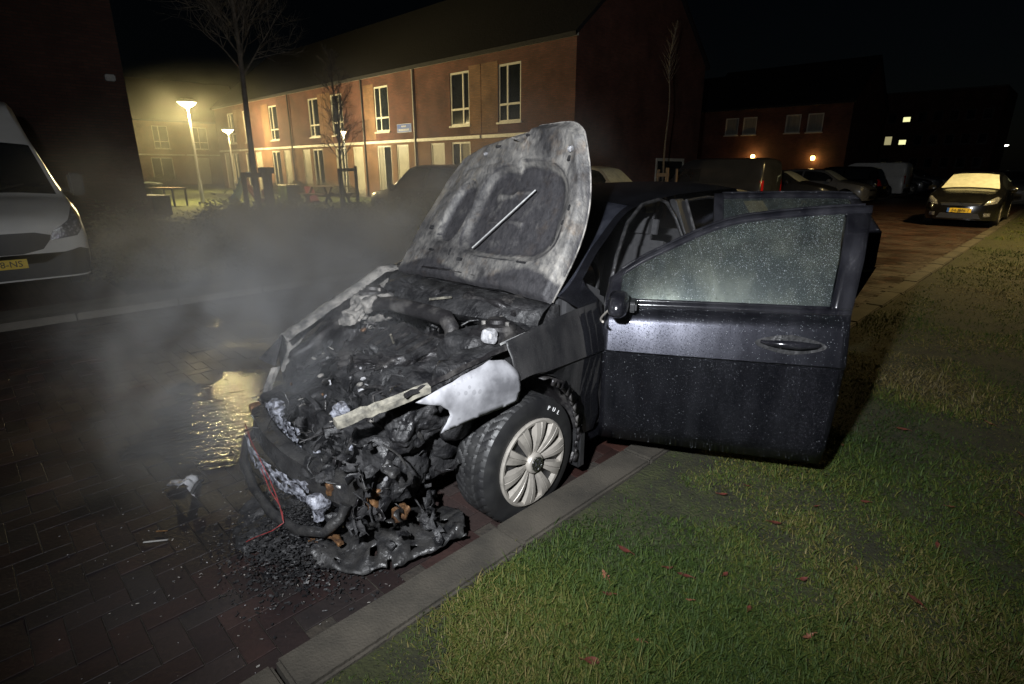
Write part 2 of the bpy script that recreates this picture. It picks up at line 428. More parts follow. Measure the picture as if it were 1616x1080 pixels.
def paver_mat():
    m = bpy.data.materials.new('clinker'); m.use_nodes = True
    t = m.node_tree; N = t.nodes; L = t.links; b = N['Principled BSDF']
    geo = N.new('ShaderNodeNewGeometry'); oi = N.new('ShaderNodeObjectInfo')
    ad = N.new('ShaderNodeMath'); ad.operation = 'ADD'; fr = N.new('ShaderNodeMath'); fr.operation = 'FRACT'
    L.new(geo.outputs['Random Per Island'], ad.inputs[0]); L.new(oi.outputs['Random'], ad.inputs[1]); L.new(ad.outputs[0], fr.inputs[0])
    cr = N.new('ShaderNodeValToRGB')
    cr.color_ramp.elements[0].color = (0.026, 0.015, 0.013, 1); cr.color_ramp.elements[1].color = (0.068, 0.028, 0.021, 1)
    e = cr.color_ramp.elements.new(0.5); e.color = (0.045, 0.020, 0.016, 1)
    e = cr.color_ramp.elements.new(0.8); e.color = (0.038, 0.028, 0.025, 1)
    L.new(fr.outputs[0], cr.inputs[0])
    n = N.new('ShaderNodeTexNoise'); n.inputs['Scale'].default_value = 2.2; n.inputs['Detail'].default_value = 8; n.inputs['Roughness'].default_value = 0.65
    L.new(geo.outputs['Position'], n.inputs['Vector'])
    # soot and extinguishing water washed out from under the car's nose
    sub = N.new('ShaderNodeVectorMath'); sub.operation = 'SUBTRACT'; sub.inputs[1].default_value = (-3.0, 0.75, 0)
    L.new(geo.outputs['Position'], sub.inputs[0])
    ln = N.new('ShaderNodeVectorMath'); ln.operation = 'LENGTH'; L.new(sub.outputs[0], ln.inputs[0])
    a2 = N.new('ShaderNodeMath'); a2.operation = 'MULTIPLY_ADD'; a2.inputs[1].default_value = 3.2
    L.new(n.outputs['Fac'], a2.inputs[0]); L.new(ln.outputs['Value'], a2.inputs[2])
    mr = N.new('ShaderNodeMapRange'); mr.inputs[1].default_value = 2.0; mr.inputs[2].default_value = 3.9; mr.inputs[3].default_value = 0.88; mr.inputs[4].default_value = 0.0
    L.new(a2.outputs[0], mr.inputs[0])
    mx = N.new('ShaderNodeMix'); mx.data_type = 'RGBA'; mx.inputs[7].default_value = (0.008, 0.008, 0.009, 1)
    L.new(mr.outputs[0], mx.inputs[0])
    n3 = N.new('ShaderNodeTexNoise'); n3.inputs['Scale'].default_value = 60; n3.inputs['Detail'].default_value = 3
    L.new(geo.outputs['Position'], n3.inputs['Vector'])
    mul = N.new('ShaderNodeMix'); mul.data_type = 'RGBA'; mul.blend_type = 'MULTIPLY'; mul.inputs[0].default_value = 0.6
    L.new(cr.outputs[0], mul.inputs[6]); L.new(n3.outputs['Fac'], mul.inputs[7])
    L.new(mul.outputs[2], mx.inputs[6]); L.new(mx.outputs[2], b.inputs['Base Color'])
    n2 = N.new('ShaderNodeTexNoise'); n2.inputs['Scale'].default_value = 1.1; n2.inputs['Detail'].default_value = 6
    L.new(geo.outputs['Position'], n2.inputs['Vector'])
    r = N.new('ShaderNodeMapRange'); r.inputs[1].default_value = 0.40; r.inputs[2].default_value = 0.62; r.inputs[3].default_value = 0.34; r.inputs[4].default_value = 0.75
    L.new(n2.outputs['Fac'], r.inputs[0]); L.new(r.outputs[0], b.inputs['Roughness'])
    bp = N.new('ShaderNodeBump'); bp.inputs['Strength'].default_value = 0.5; bp.inputs['Distance'].default_value = 0.004
    L.new(n3.outputs['Fac'], bp.inputs['Height']); L.new(bp.outputs[0], b.inputs['Normal'])
    b.inputs['Specular IOR Level'].default_value = .32
    MATS['clinker'] = m
paver_mat()
BL, BW = 0.2, 0.1
def brick_verts(L_, W_, ch=0.0015, gap=0.004):
    a, b = L_/2 - gap/2, W_/2 - gap/2
    v = [(-a,-b,-0.03),(a,-b,-0.03),(a,b,-0.03),(-a,b,-0.03), (-a,-b,-ch),(a,-b,-ch),(a,b,-ch),(-a,b,-ch),
         (-a+ch,-b+ch,0),(a-ch,-b+ch,0),(a-ch,b-ch,0),(-a+ch,b-ch,0)]
    f = [(8,9,10,11)] + [(4+i,4+(i+1)%4,8+(i+1)%4,8+i) for i in range(4)] + [(i,(i+1)%4,4+(i+1)%4,4+i) for i in range(4)]
    return v, f
bricks = []
camR = cam.rotation_euler.to_matrix()
def to_px(p):
    d = camR.transposed() @ (Vector(p) - cam.location)
    if d.z > -0.05: return None
    return 808 + 875 * d.x / -d.z, 540 - 875 * d.y / -d.z, -d.z
nx = int((KX - FX) / BW)
for ix in range(-1, nx + 1):
    for iy in range(-30, 260):
        d = (ix - iy) % 4
        if d == 0: cx_, cy_, rot = ix + 1.0, iy + 0.5, 0
        elif d == 3: cx_, cy_, rot = ix + 0.5, iy + 1.0, 1
        else: continue
        X = FX + 0.02 + cx_ * BW; Y = cy_ * BW
        if X - (0.1 if rot == 0 else 0.05) < FX - 0.02 or X + (0.1 if rot == 0 else 0.05) > KX + 0.012: continue
        z = nrs.normal(0, 0.0012); tx, ty = nrs.normal(0, 0.009, 2)
        bricks.append((X, Y, z, rot, tx, ty))
bv, bf = brick_verts(BL, BW)
bme = bpy.data.meshes.new('brick'); bme.from_pydata(bv, [], bf); bme.update(); bme.materials.append(MATS['clinker'])
vis = []
for i, q in enumerate(bricks):
    p = to_px((q[0], q[1], 0))
    if p and -20 < p[0] < 1640 and p[1] < 1100:
        under = (-3.3 < q[0] < KX and 1.25 < q[1] < 5.0)
        if not under: vis.append((p[2], i))
vis.sort()
near = set(i for _, i in vis[:300])
rest = MB()
for i, (X, Y, z, rot, tx, ty) in enumerate(bricks):
    M = Matrix.Translation((X, Y, z)) @ Matrix.Rotation(tx, 4, 'X') @ Matrix.Rotation(ty, 4, 'Y') @ Matrix.Rotation(rot * math.pi/2, 4, 'Z')
    if i in near:
        o = bpy.data.objects.new('brick', bme); col.objects.link(o); o.parent = road; o.matrix_local = M
    else:
        rest.add([M @ Vector(v) for v in bv], bf)
o = rest.build('paving_bricks', 'clinker', road); o['kind'] = 'stuff'

# standing water run off from the extinguishing, rippled by the wind
def puddle(name, c, rx, ry, rz, seed, label):
    n = 40; vs = [(0, 0, 0)]
    for k in range(n):
        a = 2*math.pi*k/n; q = 1 + .35*noise.noise((math.cos(a)*1.6, math.sin(a)*1.6, seed)) + .18*noise.noise((math.cos(a)*5, math.sin(a)*5, seed))
        vs.append((rx*q*math.cos(a), ry*q*math.sin(a), 0))
    o = MB().add(vs, [(0, 1 + k, 1 + (k + 1) % n) for k in range(n)]).build(name, 'water', None)
    o.location = (c[0], c[1], .0055); o.rotation_euler = (0, 0, rz); o['kind'] = 'structure'
m = bpy.data.materials.new('water'); m.use_nodes = True; t_ = m.node_tree; b_ = t_.nodes['Principled BSDF']
b_.inputs['Base Color'].default_value = (.010, .009, .009, 1); b_.inputs['Roughness'].default_value = .13; b_.inputs['Specular IOR Level'].default_value = .6
g_ = t_.nodes.new('ShaderNodeNewGeometry'); mp_ = t_.nodes.new('ShaderNodeMapping'); mp_.inputs['Scale'].default_value = (1.0, 1.0, 1.0); mp_.inputs['Rotation'].default_value = (0, 0, R(25))
n_ = t_.nodes.new('ShaderNodeTexNoise'); n_.inputs['Scale'].default_value = 10; n_.inputs['Detail'].default_value = 4
bp_ = t_.nodes.new('ShaderNodeBump'); bp_.inputs['Strength'].default_value = 1.0; bp_.inputs['Distance'].default_value = .022
mp2_ = t_.nodes.new('ShaderNodeMapping'); mp2_.inputs['Rotation'].default_value = (0, 0, R(16)); t_.links.new(g_.outputs['Position'], mp2_.inputs[0]); t_.links.new(mp2_.outputs[0], mp_.inputs[0]); mp_.inputs['Rotation'].default_value = (0, 0, 0); mp_.inputs['Scale'].default_value = (2.4, .6, 1); t_.links.new(mp_.outputs[0], n_.inputs['Vector']); t_.links.new(n_.outputs['Fac'], bp_.inputs['Height']); t_.links.new(bp_.outputs[0], b_.inputs['Normal'])
nm_ = t_.nodes.new('ShaderNodeTexNoise'); nm_.inputs['Scale'].default_value = 3.2; nm_.inputs['Detail'].default_value = 6; t_.links.new(g_.outputs['Position'], nm_.inputs['Vector'])
tc_ = t_.nodes.new('ShaderNodeTexCoord'); mo_ = t_.nodes.new('ShaderNodeMapping'); mo_.inputs['Scale'].default_value = (1/.85, 1/.5, 1); t_.links.new(tc_.outputs['Object'], mo_.inputs[0])
ln_ = t_.nodes.new('ShaderNodeVectorMath'); ln_.operation = 'LENGTH'; t_.links.new(mo_.outputs[0], ln_.inputs[0])
ma_ = t_.nodes.new('ShaderNodeMath'); ma_.operation = 'MULTIPLY_ADD'; ma_.inputs[1].default_value = 2.4; t_.links.new(nm_.outputs['Fac'], ma_.inputs[0]); t_.links.new(ln_.outputs['Value'], ma_.inputs[2])
mr_ = t_.nodes.new('ShaderNodeMapRange'); mr_.inputs[1].default_value = 2.25; mr_.inputs[2].default_value = 2.0; t_.links.new(ma_.outputs[0], mr_.inputs[0]); t_.links.new(mr_.outputs[0], b_.inputs['Alpha'])
MATS['water'] = m
puddle('puddle', (-3.85, 1.08), .85, .5, R(150), 1.0, '')

# kerbs
def kerb(name, x0, x1, top, y0, y1, lab, L_=1.0, m='concrete'):
    base = empty(name); base['kind'] = 'structure'
    a, b, ch = (x1 - x0)/2, L_/2 - 0.006, 0.012
    mbk = MB(); mbk.box((0, 0, -0.06), (2*a, 2*b, 0.24))
    first = None
    y = y0; k = 0
    while y < y1:
        if first is None:
            first = mbk.build('kerb_stone', m, base, bevel=0.012); o = first
        else:
            o = first.copy(); col.objects.link(o)
        o.location = ((x0+x1)/2 + nrs.normal(0, 0.004), y + L_/2, top - 0.06 + nrs.normal(0, 0.003)); o.rotation_euler = (nrs.normal(0, 0.003), 0, nrs.normal(0, 0.004))
        y += L_
    return base
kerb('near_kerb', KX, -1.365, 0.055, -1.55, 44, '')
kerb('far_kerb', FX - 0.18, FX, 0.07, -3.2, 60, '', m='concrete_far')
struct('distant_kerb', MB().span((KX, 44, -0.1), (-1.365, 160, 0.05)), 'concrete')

# verge with a slightly uneven top
def verge_z(x, y):
    return 0.03 + 0.02 * noise.noise((x*0.9, y*0.9, 0.3)) + 0.008 * noise.noise((x*5, y*5, 2.1)) + 0.012 * min(1, max(0, x + 1.3))
P = []
xs = list(np.arange(-1.365, 6, 0.12)) + list(np.arange(6, 40, 2.0)); ys = list(np.arange(-1.5, 12, 0.15)) + list(np.arange(12, 160, 3.0))
for x in xs: P.append([(x, y, verge_z(x, y)) for y in ys])
struct('verge', MB().grid(P), 'verge_soil', smooth=60)
# left side surfaces
struct('pavement', MB().span((-8.25, -6, -0.1), (FX - 0.182, 8.0, 0.055)), 'concrete_far')
struct('van_bay', MB().span((-22, -14, -0.1), (-8.252, 1.45, 0.045)), 'paving_far')
P = []
for x in np.arange(-15.5, -8.25, 0.25): P.append([(x, y, 0.06 + 0.05*noise.noise((x, y, 0))) for y in np.arange(1.46, 8.0, 0.25)])
struct('planting_bed', MB().grid(P), 'soil', smooth=60)
struct('parking_paving', MB().span((-15.5, 8.01, -0.1), (FX - 0.182, 70, 0.035)), 'paving_far')
struct('lawn', MB().span((-58, 1.46, -0.1), (-15.51, 16.2, 0.05)), 'lawn')
struct('front_path', MB().span((-58, 16.21, -0.1), (-15.51, 16.7, 0.06)), 'concrete_far')

# ------------------------------------------------------------------ grass
def grass_field():
    NB = 640000
    r = np.exp(math.log(1.1) + math.log(26/1.1)*nrs.uniform(0, 1, NB * 2)**1.45)
    th = np.where(nrs.uniform(0, 1, NB * 2) < 0.9, nrs.uniform(R(74), R(172), NB * 2), nrs.uniform(R(5), R(74), NB * 2))
    x = r * np.cos(th); y = r * np.sin(th)
    ok = (x > -1.40) & (x < 16) & (y > -1.2)
    # thinner along the kerb and in worn patches
    x = x[ok]; y = y[ok]; r = r[ok]
    n = np.array([noise.noise((a*1.1, b*1.1, 5.0)) + 0.6*noise.noise((a*3.5, b*3.5, 1.0)) for a, b in zip(x, y)])
    edge = np.clip((x + 1.40) / (0.22 - 0.35*np.clip(n, -0.5, 0.4)), 0.12, 1)
    keep = nrs.uniform(0, 1, len(x)) < np.clip(0.84 + 1.1*n, 0.34, 1) * edge
    x = x[keep][:NB]; y = y[keep][:NB]; r = r[keep][:NB]; n = n[keep][:NB]
    N_ = len(x)
    z = np.array([verge_z(a, b) for a, b in zip(x, y)]) - 0.004
    lawnn = np.array([noise.noise((a*0.8 + 9, b*0.8, 3.0)) for a, b in zip(x, y)])
    hgt = nrs.gamma(2.6, 0.0068, N_).clip(0.005, 0.06) * (1 + 0.9*np.clip(n, -0.6, 1)) * (1 + 0.02*r)
    wid = nrs.uniform(0.0008, 0.0019, N_) * (0.72 + 0.34*r)
    az = nrs.uniform(0, 2*math.pi, N_) * 0.85 + 5*lawnn
    lean = nrs.uniform(0.55, 1.75, N_)
    dx, dy = np.cos(az), np.sin(az)
    px, py = -dy, dx
    l1 = hgt * 0.55; l2 = hgt
    h1 = np.cos(lean*0.6) * l1; o1 = np.sin(lean*0.6) * l1
    h2 = h1 + np.cos(lean*1.25) * (l2 - l1 + hgt*0.2); o2 = o1 + np.sin(lean*1.25) * (l2 - l1 + hgt*0.2)
    h2 = np.maximum(h2, 0.006)
    V = np.zeros((N_, 5, 3))
    V[:,0] = np.stack([x - px*wid, y - py*wid, z], 1); V[:,1] = np.stack([x + px*wid, y + py*wid, z], 1)
    V[:,2] = np.stack([x + dx*o1 + px*wid*0.8, y + dy*o1 + py*wid*0.8, z + h1], 1); V[:,3] = np.stack([x + dx*o1 - px*wid*0.8, y + dy*o1 - py*wid*0.8, z + h1], 1)
    V[:,4] = np.stack([x + dx*o2, y + dy*o2, z + h2], 1)
    me = bpy.data.meshes.new('grass')
    me.vertices.add(N_*5); me.vertices.foreach_set('co', V.ravel().astype(np.float32))
    idx = np.arange(N_)[:,None]*5
    quads = idx + np.array([[0,1,2,3]]); tris = idx + np.array([[3,2,4]])
    loops = np.concatenate([quads, tris], 1).ravel()
    me.loops.add(len(loops)); me.loops.foreach_set('vertex_index', loops.astype(np.int32))
    me.polygons.add(N_*2)
    st = np.stack([np.arange(N_)*7, np.arange(N_)*7 + 4], 1).ravel()
    me.polygons.foreach_set('loop_start', st.astype(np.int32))
    me.update(calc_edges=True); me.validate()
    tint = np.clip(nrs.beta(1.6, 2.2, N_) * 0.70 + 0.75*lawnn + 0.18 + 0.10*n, 0, 1)
    a = me.attributes.new('tint', 'FLOAT', 'POINT'); a.data.foreach_set('value', np.repeat(tint, 5).astype(np.float32))
    m = bpy.data.materials.new('grass_blade'); m.use_nodes = True
    t = m.node_tree; N = t.nodes; L = t.links; b = N['Principled BSDF']; b.inputs['Roughness'].default_value = 0.7; b.inputs['Specular IOR Level'].default_value = .25
    at = N.new('ShaderNodeAttribute'); at.attribute_name = 'tint'
    cr = N.new('ShaderNodeValToRGB'); E_ = cr.color_ramp.elements
    E_[0].color = (0.014, 0.028, 0.005, 1); E_[1].color = (0.17, 0.14, 0.07, 1)
    for p_, c_ in ((0.36, (0.031, 0.054, 0.008, 1)), (0.60, (0.064, 0.074, 0.012, 1)), (0.82, (0.12, 0.096, 0.030, 1))):
        e = E_.new(p_); e.color = c_
    L.new(at.outputs['Fac'], cr.inputs[0]); L.new(cr.outputs[0], b.inputs['Base Color'])
    MATS['grass_blade'] = m; me.materials.append(m)
    o = bpy.data.objects.new('grass', me); col.objects.link(o)
    tag(o, 'short trodden green grass with yellowed blades on the verge', 'grass', kind='stuff')
grass_field()

# fallen leaves (ground point, size, kind)
def leaf_mesh(kind, s):
    mb = MB(); curl = rng.uniform(.25, .7); fold = rng.uniform(.1, .5)
    if kind == 'lobed': prof = [(-1, .04), (-.7, .34), (-.45, .16), (-.2, .62), (.05, .22), (.3, .50), (.5, .18), (.75, .26), (1.05, .0)]
    else: prof = [(-1, .02), (-.75, .26), (-.4, .44), (0, .50), (.4, .42), (.75, .22), (1.05, .0)]
    rows = []
    for a, b in prof:
        rows.append([(a*s, q*b*s*(1 - .25*fold), s*(curl*.5*a*a + fold*abs(q)*b + .05*math.sin(9*a + 3*q))) for q in (-1, -.5, 0, .5, 1)])
    mb.grid(rows)
    mb.tube([(-s, 0, s*curl*.5), (-s*1.35, .06*s, s*curl*.6), (-s*1.6, .16*s, s*curl*.5)], .0012, 4)
    return mb
LEAVES = [(985,863,.030,'oval'),(956,904,.026,'lobed'),(1224,821,.028,'oval'),(1444,945,.034,'oval'),(1268,912,.018,'oval'),(1080,905,.028,'oval'),
          (1142,775,.022,'oval'),(1423,676,.034,'oval'),(1145,903,.018,'oval'),(1182,959,.018,'oval'),(1055,893,.018,'oval'),(1088,945,.013,'lobed'),
          (960,935,.022,'oval'),(1288,797,.014,'oval'),(1352,895,.008,'oval'),(1560,665,.03,'oval'),(1500,800,.022,'oval'),(1615,812,.03,'oval'),
          (1330,700,.02,'oval'),(935,1042,.03,'oval'),(1365,790,.02,'oval'),(1010,1010,.018,'lobed'),(1275,1005,.022,'lobed'),(1480,860,.02,'oval'),(1180,762,.014,'oval')]
def gpt(px, py, z=0.05):
    d = camR @ Vector(((px - 808)/875, -(py - 540)/875, -1)); t = (z - 1.58)/d.z
    return cam.location + d*t
leaf_spots = [(gpt(a, b, 0.07), s, k) for a, b, s, k in LEAVES]
for i, (p, s, k) in enumerate(leaf_spots):
    o = leaf_mesh(k, s).build('fallen_leaf', 'leaf_orange' if k == 'lobed' else 'leaf_red', None, smooth=40)
    o.location = (p.x, p.y, verge_z(p.x, p.y) + 0.022); o.rotation_euler = (rng.uniform(-.25,.25), rng.uniform(-.25,.25), rng.uniform(0, 6.28))
    if k == 'lobed': tag(o, 'small pointed orange leaf lying on the grass verge', 'leaf', 'orange star shaped leaves on the verge')
    else: tag(o, 'curled dark red fallen leaf lying on the grass verge', 'leaf', 'red leaves on the verge')

# ================================================================== houses
def house(name, P0, rz, width, depth, eave, ridge, label, cat, group=None, windows=(), doors=(), wallm='brick_red', groundm=None,
          gable_l=True, gable_r=True, band=None, roof=True, roofm='roof_tile', panels=(), frame='frame_white', parapet=False):
    t = empty(name, P0, rz, label, cat, group)
    holes = [(a, b, c, d) for a, b, c, d, *_ in windows] + [(a, b, 0.0, d) for a, b, d, *_ in doors]
    def facade(z0, z1, m, nm):
        xs = sorted(set([0, width] + [h[i] for h in holes for i in (0, 1)])); zs = sorted(set([z0, z1] + [z for h in holes for z in (h[2], h[3]) if z0 < z < z1]))
        mb = MB()
        for i in range(len(xs)-1):
            for j in range(len(zs)-1):
                cx_, cz_ = (xs[i]+xs[i+1])/2, (zs[j]+zs[j+1])/2
                if any(h[0] < cx_ < h[1] and h[2] < cz_ < h[3] for h in holes): continue
                mb.add([(xs[i],0,zs[j]),(xs[i+1],0,zs[j]),(xs[i+1],0,zs[j+1]),(xs[i],0,zs[j+1])], [(0,1,2,3)])
        for h in holes:
            a, b, c, d = h; c = max(c, z0); d = min(d, z1)
            if d <= c: continue
            D = 0.14
            mb.add([(a,0,c),(a,D,c),(a,D,d),(a,0,d)], [(0,1,2,3)]); mb.add([(b,0,c),(b,0,d),(b,D,d),(b,D,c)], [(0,1,2,3)])
            mb.add([(a,0,d),(a,D,d),(b,D,d),(b,0,d)], [(0,1,2,3)]); mb.add([(a,0,c),(b,0,c),(b,D,c),(a,D,c)], [(0,1,2,3)])
        o = mb.build(nm, m, t); return o
    zsplit = band if (groundm and band) else None
    if zsplit:
        facade(0, zsplit, groundm, 'ground_floor_wall'); facade(zsplit, eave, wallm, 'wall')
    else: facade(0, eave, wallm, 'wall')
    sw = MB()
    sw.add([(0,depth,0),(0,depth,eave),(width,depth,eave),(width,depth,0)], [(0,1,2,3)])
    for side, on in ((0, gable_l), (width, gable_r)):
        if on:
            pts = [(side,0,0),(side,depth,0),(side,depth,eave)] + ([] if parapet else [(side,depth/2,ridge)]) + [(side,0,eave)]
            sw.add(pts, [tuple(range(len(pts)))])
    sw.build('side_wall', wallm, t)
    if parapet:
        MB().add([(0,0,eave),(width,0,eave),(width,depth,eave),(0,depth,eave)], [(0,1,2,3)]).build('roof', roofm, t)
        MB().span((-0.05,-0.06,eave-0.12), (width+0.05,0.2,eave+0.05)).build('coping', 'dark_metal', t)
    elif roof:
        ov = 0.22; th = 0.16; sl = (ridge - eave)/(depth/2)
        ol = 0.12 if gable_l else -0.001; orr = 0.12 if gable_r else -0.001
        mb = MB()
        prof = [(-ov, eave - ov*sl + 0.05), (depth/2, ridge + 0.05), (depth + ov, eave - ov*sl + 0.05), (depth + ov, eave - ov*sl + 0.05 + th), (depth/2, ridge + 0.05 + th), (-ov, eave - ov*sl + 0.05 + th)]
        n = len(prof)
        mb.v += [(-ol, a, b) for a, b in prof] + [(width + orr, a, b) for a, b in prof]
        mb.f += [(0,1,4,5),(1,2,3,4),(n+5,n+4,n+1,n+0),(n+4,n+3,n+2,n+1)] + [(i,(i+1)%n,n+(i+1)%n,n+i)[::-1] for i in range(n)]
        rf = mb.build('roof', roofm, t)
        MB().span((-ol,-0.20,eave-0.10),(width+orr,-0.06,eave+0.02)).build('gutter', frame, t)
    if band:
        MB().span((0.06,-0.07,band-0.06),(width-0.06,-0.001,band+0.07)).build('canopy_band', frame, t)
    for (a, b, c, d) in panels:
        MB().span((a,-0.012,c),(b,-0.0005,d)).build('brick_panel', 'brick_tan', t)
    for wdw in windows:
        a, b, c, d, style = wdw[:5]; glass = wdw[5] if len(wdw) > 5 else 'window_glass'
        fw = 0.075; mb = MB(); y0, y1 = 0.03, 0.11
        mb.span((a,y0,c),(a+fw,y1,d)); mb.span((b-fw,y0,c),(b,y1,d)); mb.span((a+fw,y0,c),(b-fw,y1,c+fw)); mb.span((a+fw,y0,d-fw),(b-fw,y1,d))
        panes = []
        if style == 'cross' or style == 'crossr':
            mx_ = a + (0.40 if style == 'cross' else 0.66)*(b-a); mz = c + 0.31*(d-c)
            mb.span((mx_-.04,y0,c+fw),(mx_+.04,y1,d-fw)); mb.span((a+fw,y0-.004,mz-.04),(mx_-.04,y1,mz+.04)); mb.span((mx_+.04,y0-.004,mz-.04),(b-fw,y1,mz+.04))
            panes = [(a+fw,mx_-.04,c+fw,mz-.04),(mx_+.04,b-fw,c+fw,mz-.04),(a+fw,mx_-.04,mz+.04,d-fw),(mx_+.04,b-fw,mz+.04,d-fw)]
        elif style == 'two':
            mx_ = a + 0.45*(b-a); mb.span((mx_-.04,y0,c+fw),(mx_+.04,y1,d-fw)); panes = [(a+fw,mx_-.04,c+fw,d-fw),(mx_+.04,b-fw,c+fw,d-fw)]
        else: panes = [(a+fw,b-fw,c+fw,d-fw)]
        f = mb.build('window', frame, t)
        for k, (pa, pb, pc, pd) in enumerate(panes):
            gm = glass if not isinstance(glass, tuple) else glass[k % len(glass)]
            MB().span((pa,0.075,pc),(pb,0.085,pd)).build('pane', gm, f)
        MB().span((a-0.06,-0.06,c-0.07),(b+0.06,0.03,c-0.002)).build('sill', frame, f)
    for dr in doors:
        a, b, d = dr[:3]; m = dr[3] if len(dr) > 3 else 'door_paint'
        mb = MB(); mb.span((a,0.03,0.02),(a+.07,0.11,d)); mb.span((b-.07,0.03,0.02),(b,0.11,d)); mb.span((a+.07,0.03,d-.07),(b-.07,0.11,d))
        f = mb.build('door', frame, t)
        MB().span((a+.07,0.06,0.02),(b-.07,0.10,d-.07)).build('door_leaf', m, f)
        MB().span((a+.14,0.03,1.0),(a+.17,0.058,1.15)).build('handle', 'galvanised', f)
    return t

TY = 16.71
U = [(-13.46,-18.4),(-18.4,-23.0),(-23.0,-27.5),(-27.5,-32.0),(-32.0,-36.2),(-36.2,-40.7),(-40.7,-45.0),(-45.0,-49.5)]
UPW = [[-17.4],[-20.42],[-26.5],[-31.0],[-33.75],[-39.4],[-43.9],[-46.9]]
GW = [[],[-20.42],[-26.5],[-30.9],[-33.7],[-39.6],[-44.3],[-46.9]]
GD = [[-15.6],[-21.95],[-24.75],[-28.95],[-35.05],[-37.8],[-42.4],[-48.6]]
LB = ['end house of the brick terrace with the tall bare gable wall',
      'second terrace house from the gable, lit blind edge in its ground floor window',
      'third terrace house from the gable, carrying the blue street sign',
      'fourth terrace house from the gable, behind the picnic table',
      'fifth terrace house from the gable, next along past the picnic table',
      'sixth terrace house from the gable, behind the green bin and slide',
      'seventh terrace house from the gable, half hidden by the staked tree',
      'last terrace house from the gable, beside the farther street lamp']
for i, (xr, xl) in enumerate(U):
    wn = []; dn = []; pn = []
    for x in UPW[i]:
        wn.append((x - xl, x - xl + 1.27, 3.33, 5.45, 'crossr' if i in (1, 3) else 'cross'))
        sgn = 1 if i in (1, 4, 7) else -1
        a = x - xl + (1.27 if sgn > 0 else -1.15)
        pn.append((max(0.02, a), min(xr - xl - 0.02, a + 1.15), 2.96, 5.6))
    for x in GW[i]:
        wn.append((x - xl, x - xl + 1.27, 0.25, 2.66, 'two', ('curtain', 'window_glass') if i in (2, 3) else (('window_glass', 'curtain') if i == 1 else 'window_glass')))
    for x in GD[i]: dn.append((x - xl, x - xl + 1.02, 2.66))
    t = house('terraced_house', (xl, TY + 0.0005*i, 0), 0, xr - xl, 9.4, 6.0, 9.9, LB[i], 'house', 'brick terrace beyond the lawn', wn, dn, 'brick_red', 'brick_tan',
              gable_l=(i == 7), gable_r=(i == 0), band=2.82, panels=pn)
    if i in (2,):
        MB().tube([(xr - xl - 0.05, -0.07, 0.1), (xr - xl - 0.05, -0.07, 5.9)], 0.05, 8).build('downpipe', 'galvanised', t)
    if i in (3, 5): MB().tube([(xr - xl - 0.08, -0.07, 0.1), (xr - xl - 0.08, -0.07, 5.9)], 0.045, 8).build('downpipe', 'dark_metal', t)
    if i == 0:   # low basement style window and white frame in the gable
        mb = MB(); X = xr - xl + 0.02
        mb.span((X-.06, 5.7, 1.86), (X+.03, 8.1, 1.98)); mb.span((X-.06, 5.7, 0.9), (X+.03, 5.78, 1.86)); mb.span((X-.06, 8.02, 0.9), (X+.03, 8.1, 1.86))
        f = mb.build('window', 'frame_white', t); MB().span((X-.05, 5.78, 0.9), (X-.005, 8.02, 1.86)).build('pane', 'window_glass', f)
        MB().span((X-.019, 0.01, 0.0), (X+.02, 9.39, 0.95)).build('plinth', 'brick_tan', t)
# street name sign on the third house
sg = empty('street_sign', (-23.95, TY - 0.02, 3.41), 0, 'blue street name sign with white lettering on the terrace wall', 'sign')
MB().box((0, 0, 0), (1.2, 0.02, 0.40)).build('plate', 'sign_blue', sg)
mb = MB()
for (x0, x1, z0, z1) in ((-.6,.6,.185,.2),(-.6,.6,-.2,-.185),(-.6,-.585,-.185,.185),(.585,.6,-.185,.185)): mb.span((x0,-.014,z0),(x1,-.0105,z1))
mb.build('border', 'white_ink', sg)
mb = MB(); x = -.22
for k, wd in enumerate((.09,.05,.07,.06,.08)): mb.span((x,-.014,.05),(x+wd*.75,-.0105,.12)); x += wd + .01
x = -.46
for k, wd in enumerate((.10,.07,.06,.09,.07,.08,.05,.09,.07)): mb.span((x,-.014,-.12),(x+wd*.8,-.0105,-.03)); x += wd + .022
mb.build('lettering', 'white_ink', sg)

# far terrace facing the lawn end
for i in range(3):
    house('terraced_house', (-62, 5.0 + i*6.4, 0), math.pi/2, 6.4, 9, 5.8, 9.6,
          ['distant terrace house across the lawn, nearest the dark gable house', 'distant terrace house across the lawn, straight behind the tall street lamp', 'distant terrace house across the lawn, nearest the brick terrace'][i], 'house', 'terrace at the far end of the lawn',
          [(0.9, 2.2, 3.3, 5.3, 'cross'), (3.9, 5.2, 3.3, 5.3, 'cross'), (3.4, 5.2, 0.5, 2.5, 'two')], [(1.0, 2.0, 2.5)], 'brick_tan', 'brick_tan', band=2.75, gable_l=(i == 0), gable_r=(i == 2))
# dark gable house behind the white van
house('gable_house', (-16.5, -11.2, 0), math.pi/2, 14.9, 10, 9.5, 12.5, 'tall dark brick house wall rising behind the white van', 'house', None, [], [], 'brick_dark', roofm='roof_tile')
o = empty('wall_bracket', (-16.5, 3.36, 3.55), 0, 'small pale bracket fixed high on the dark brick house corner', 'bracket')
MB().box((0.10, 0, 0), (0.2, 0.08, 0.10)).build('arm', 'galvanised', o, bevel=0.01); MB().box((0.24, 0, -0.02), (0.16, 0.20, 0.14)).build('housing', 'galvanised', o, bevel=0.02)
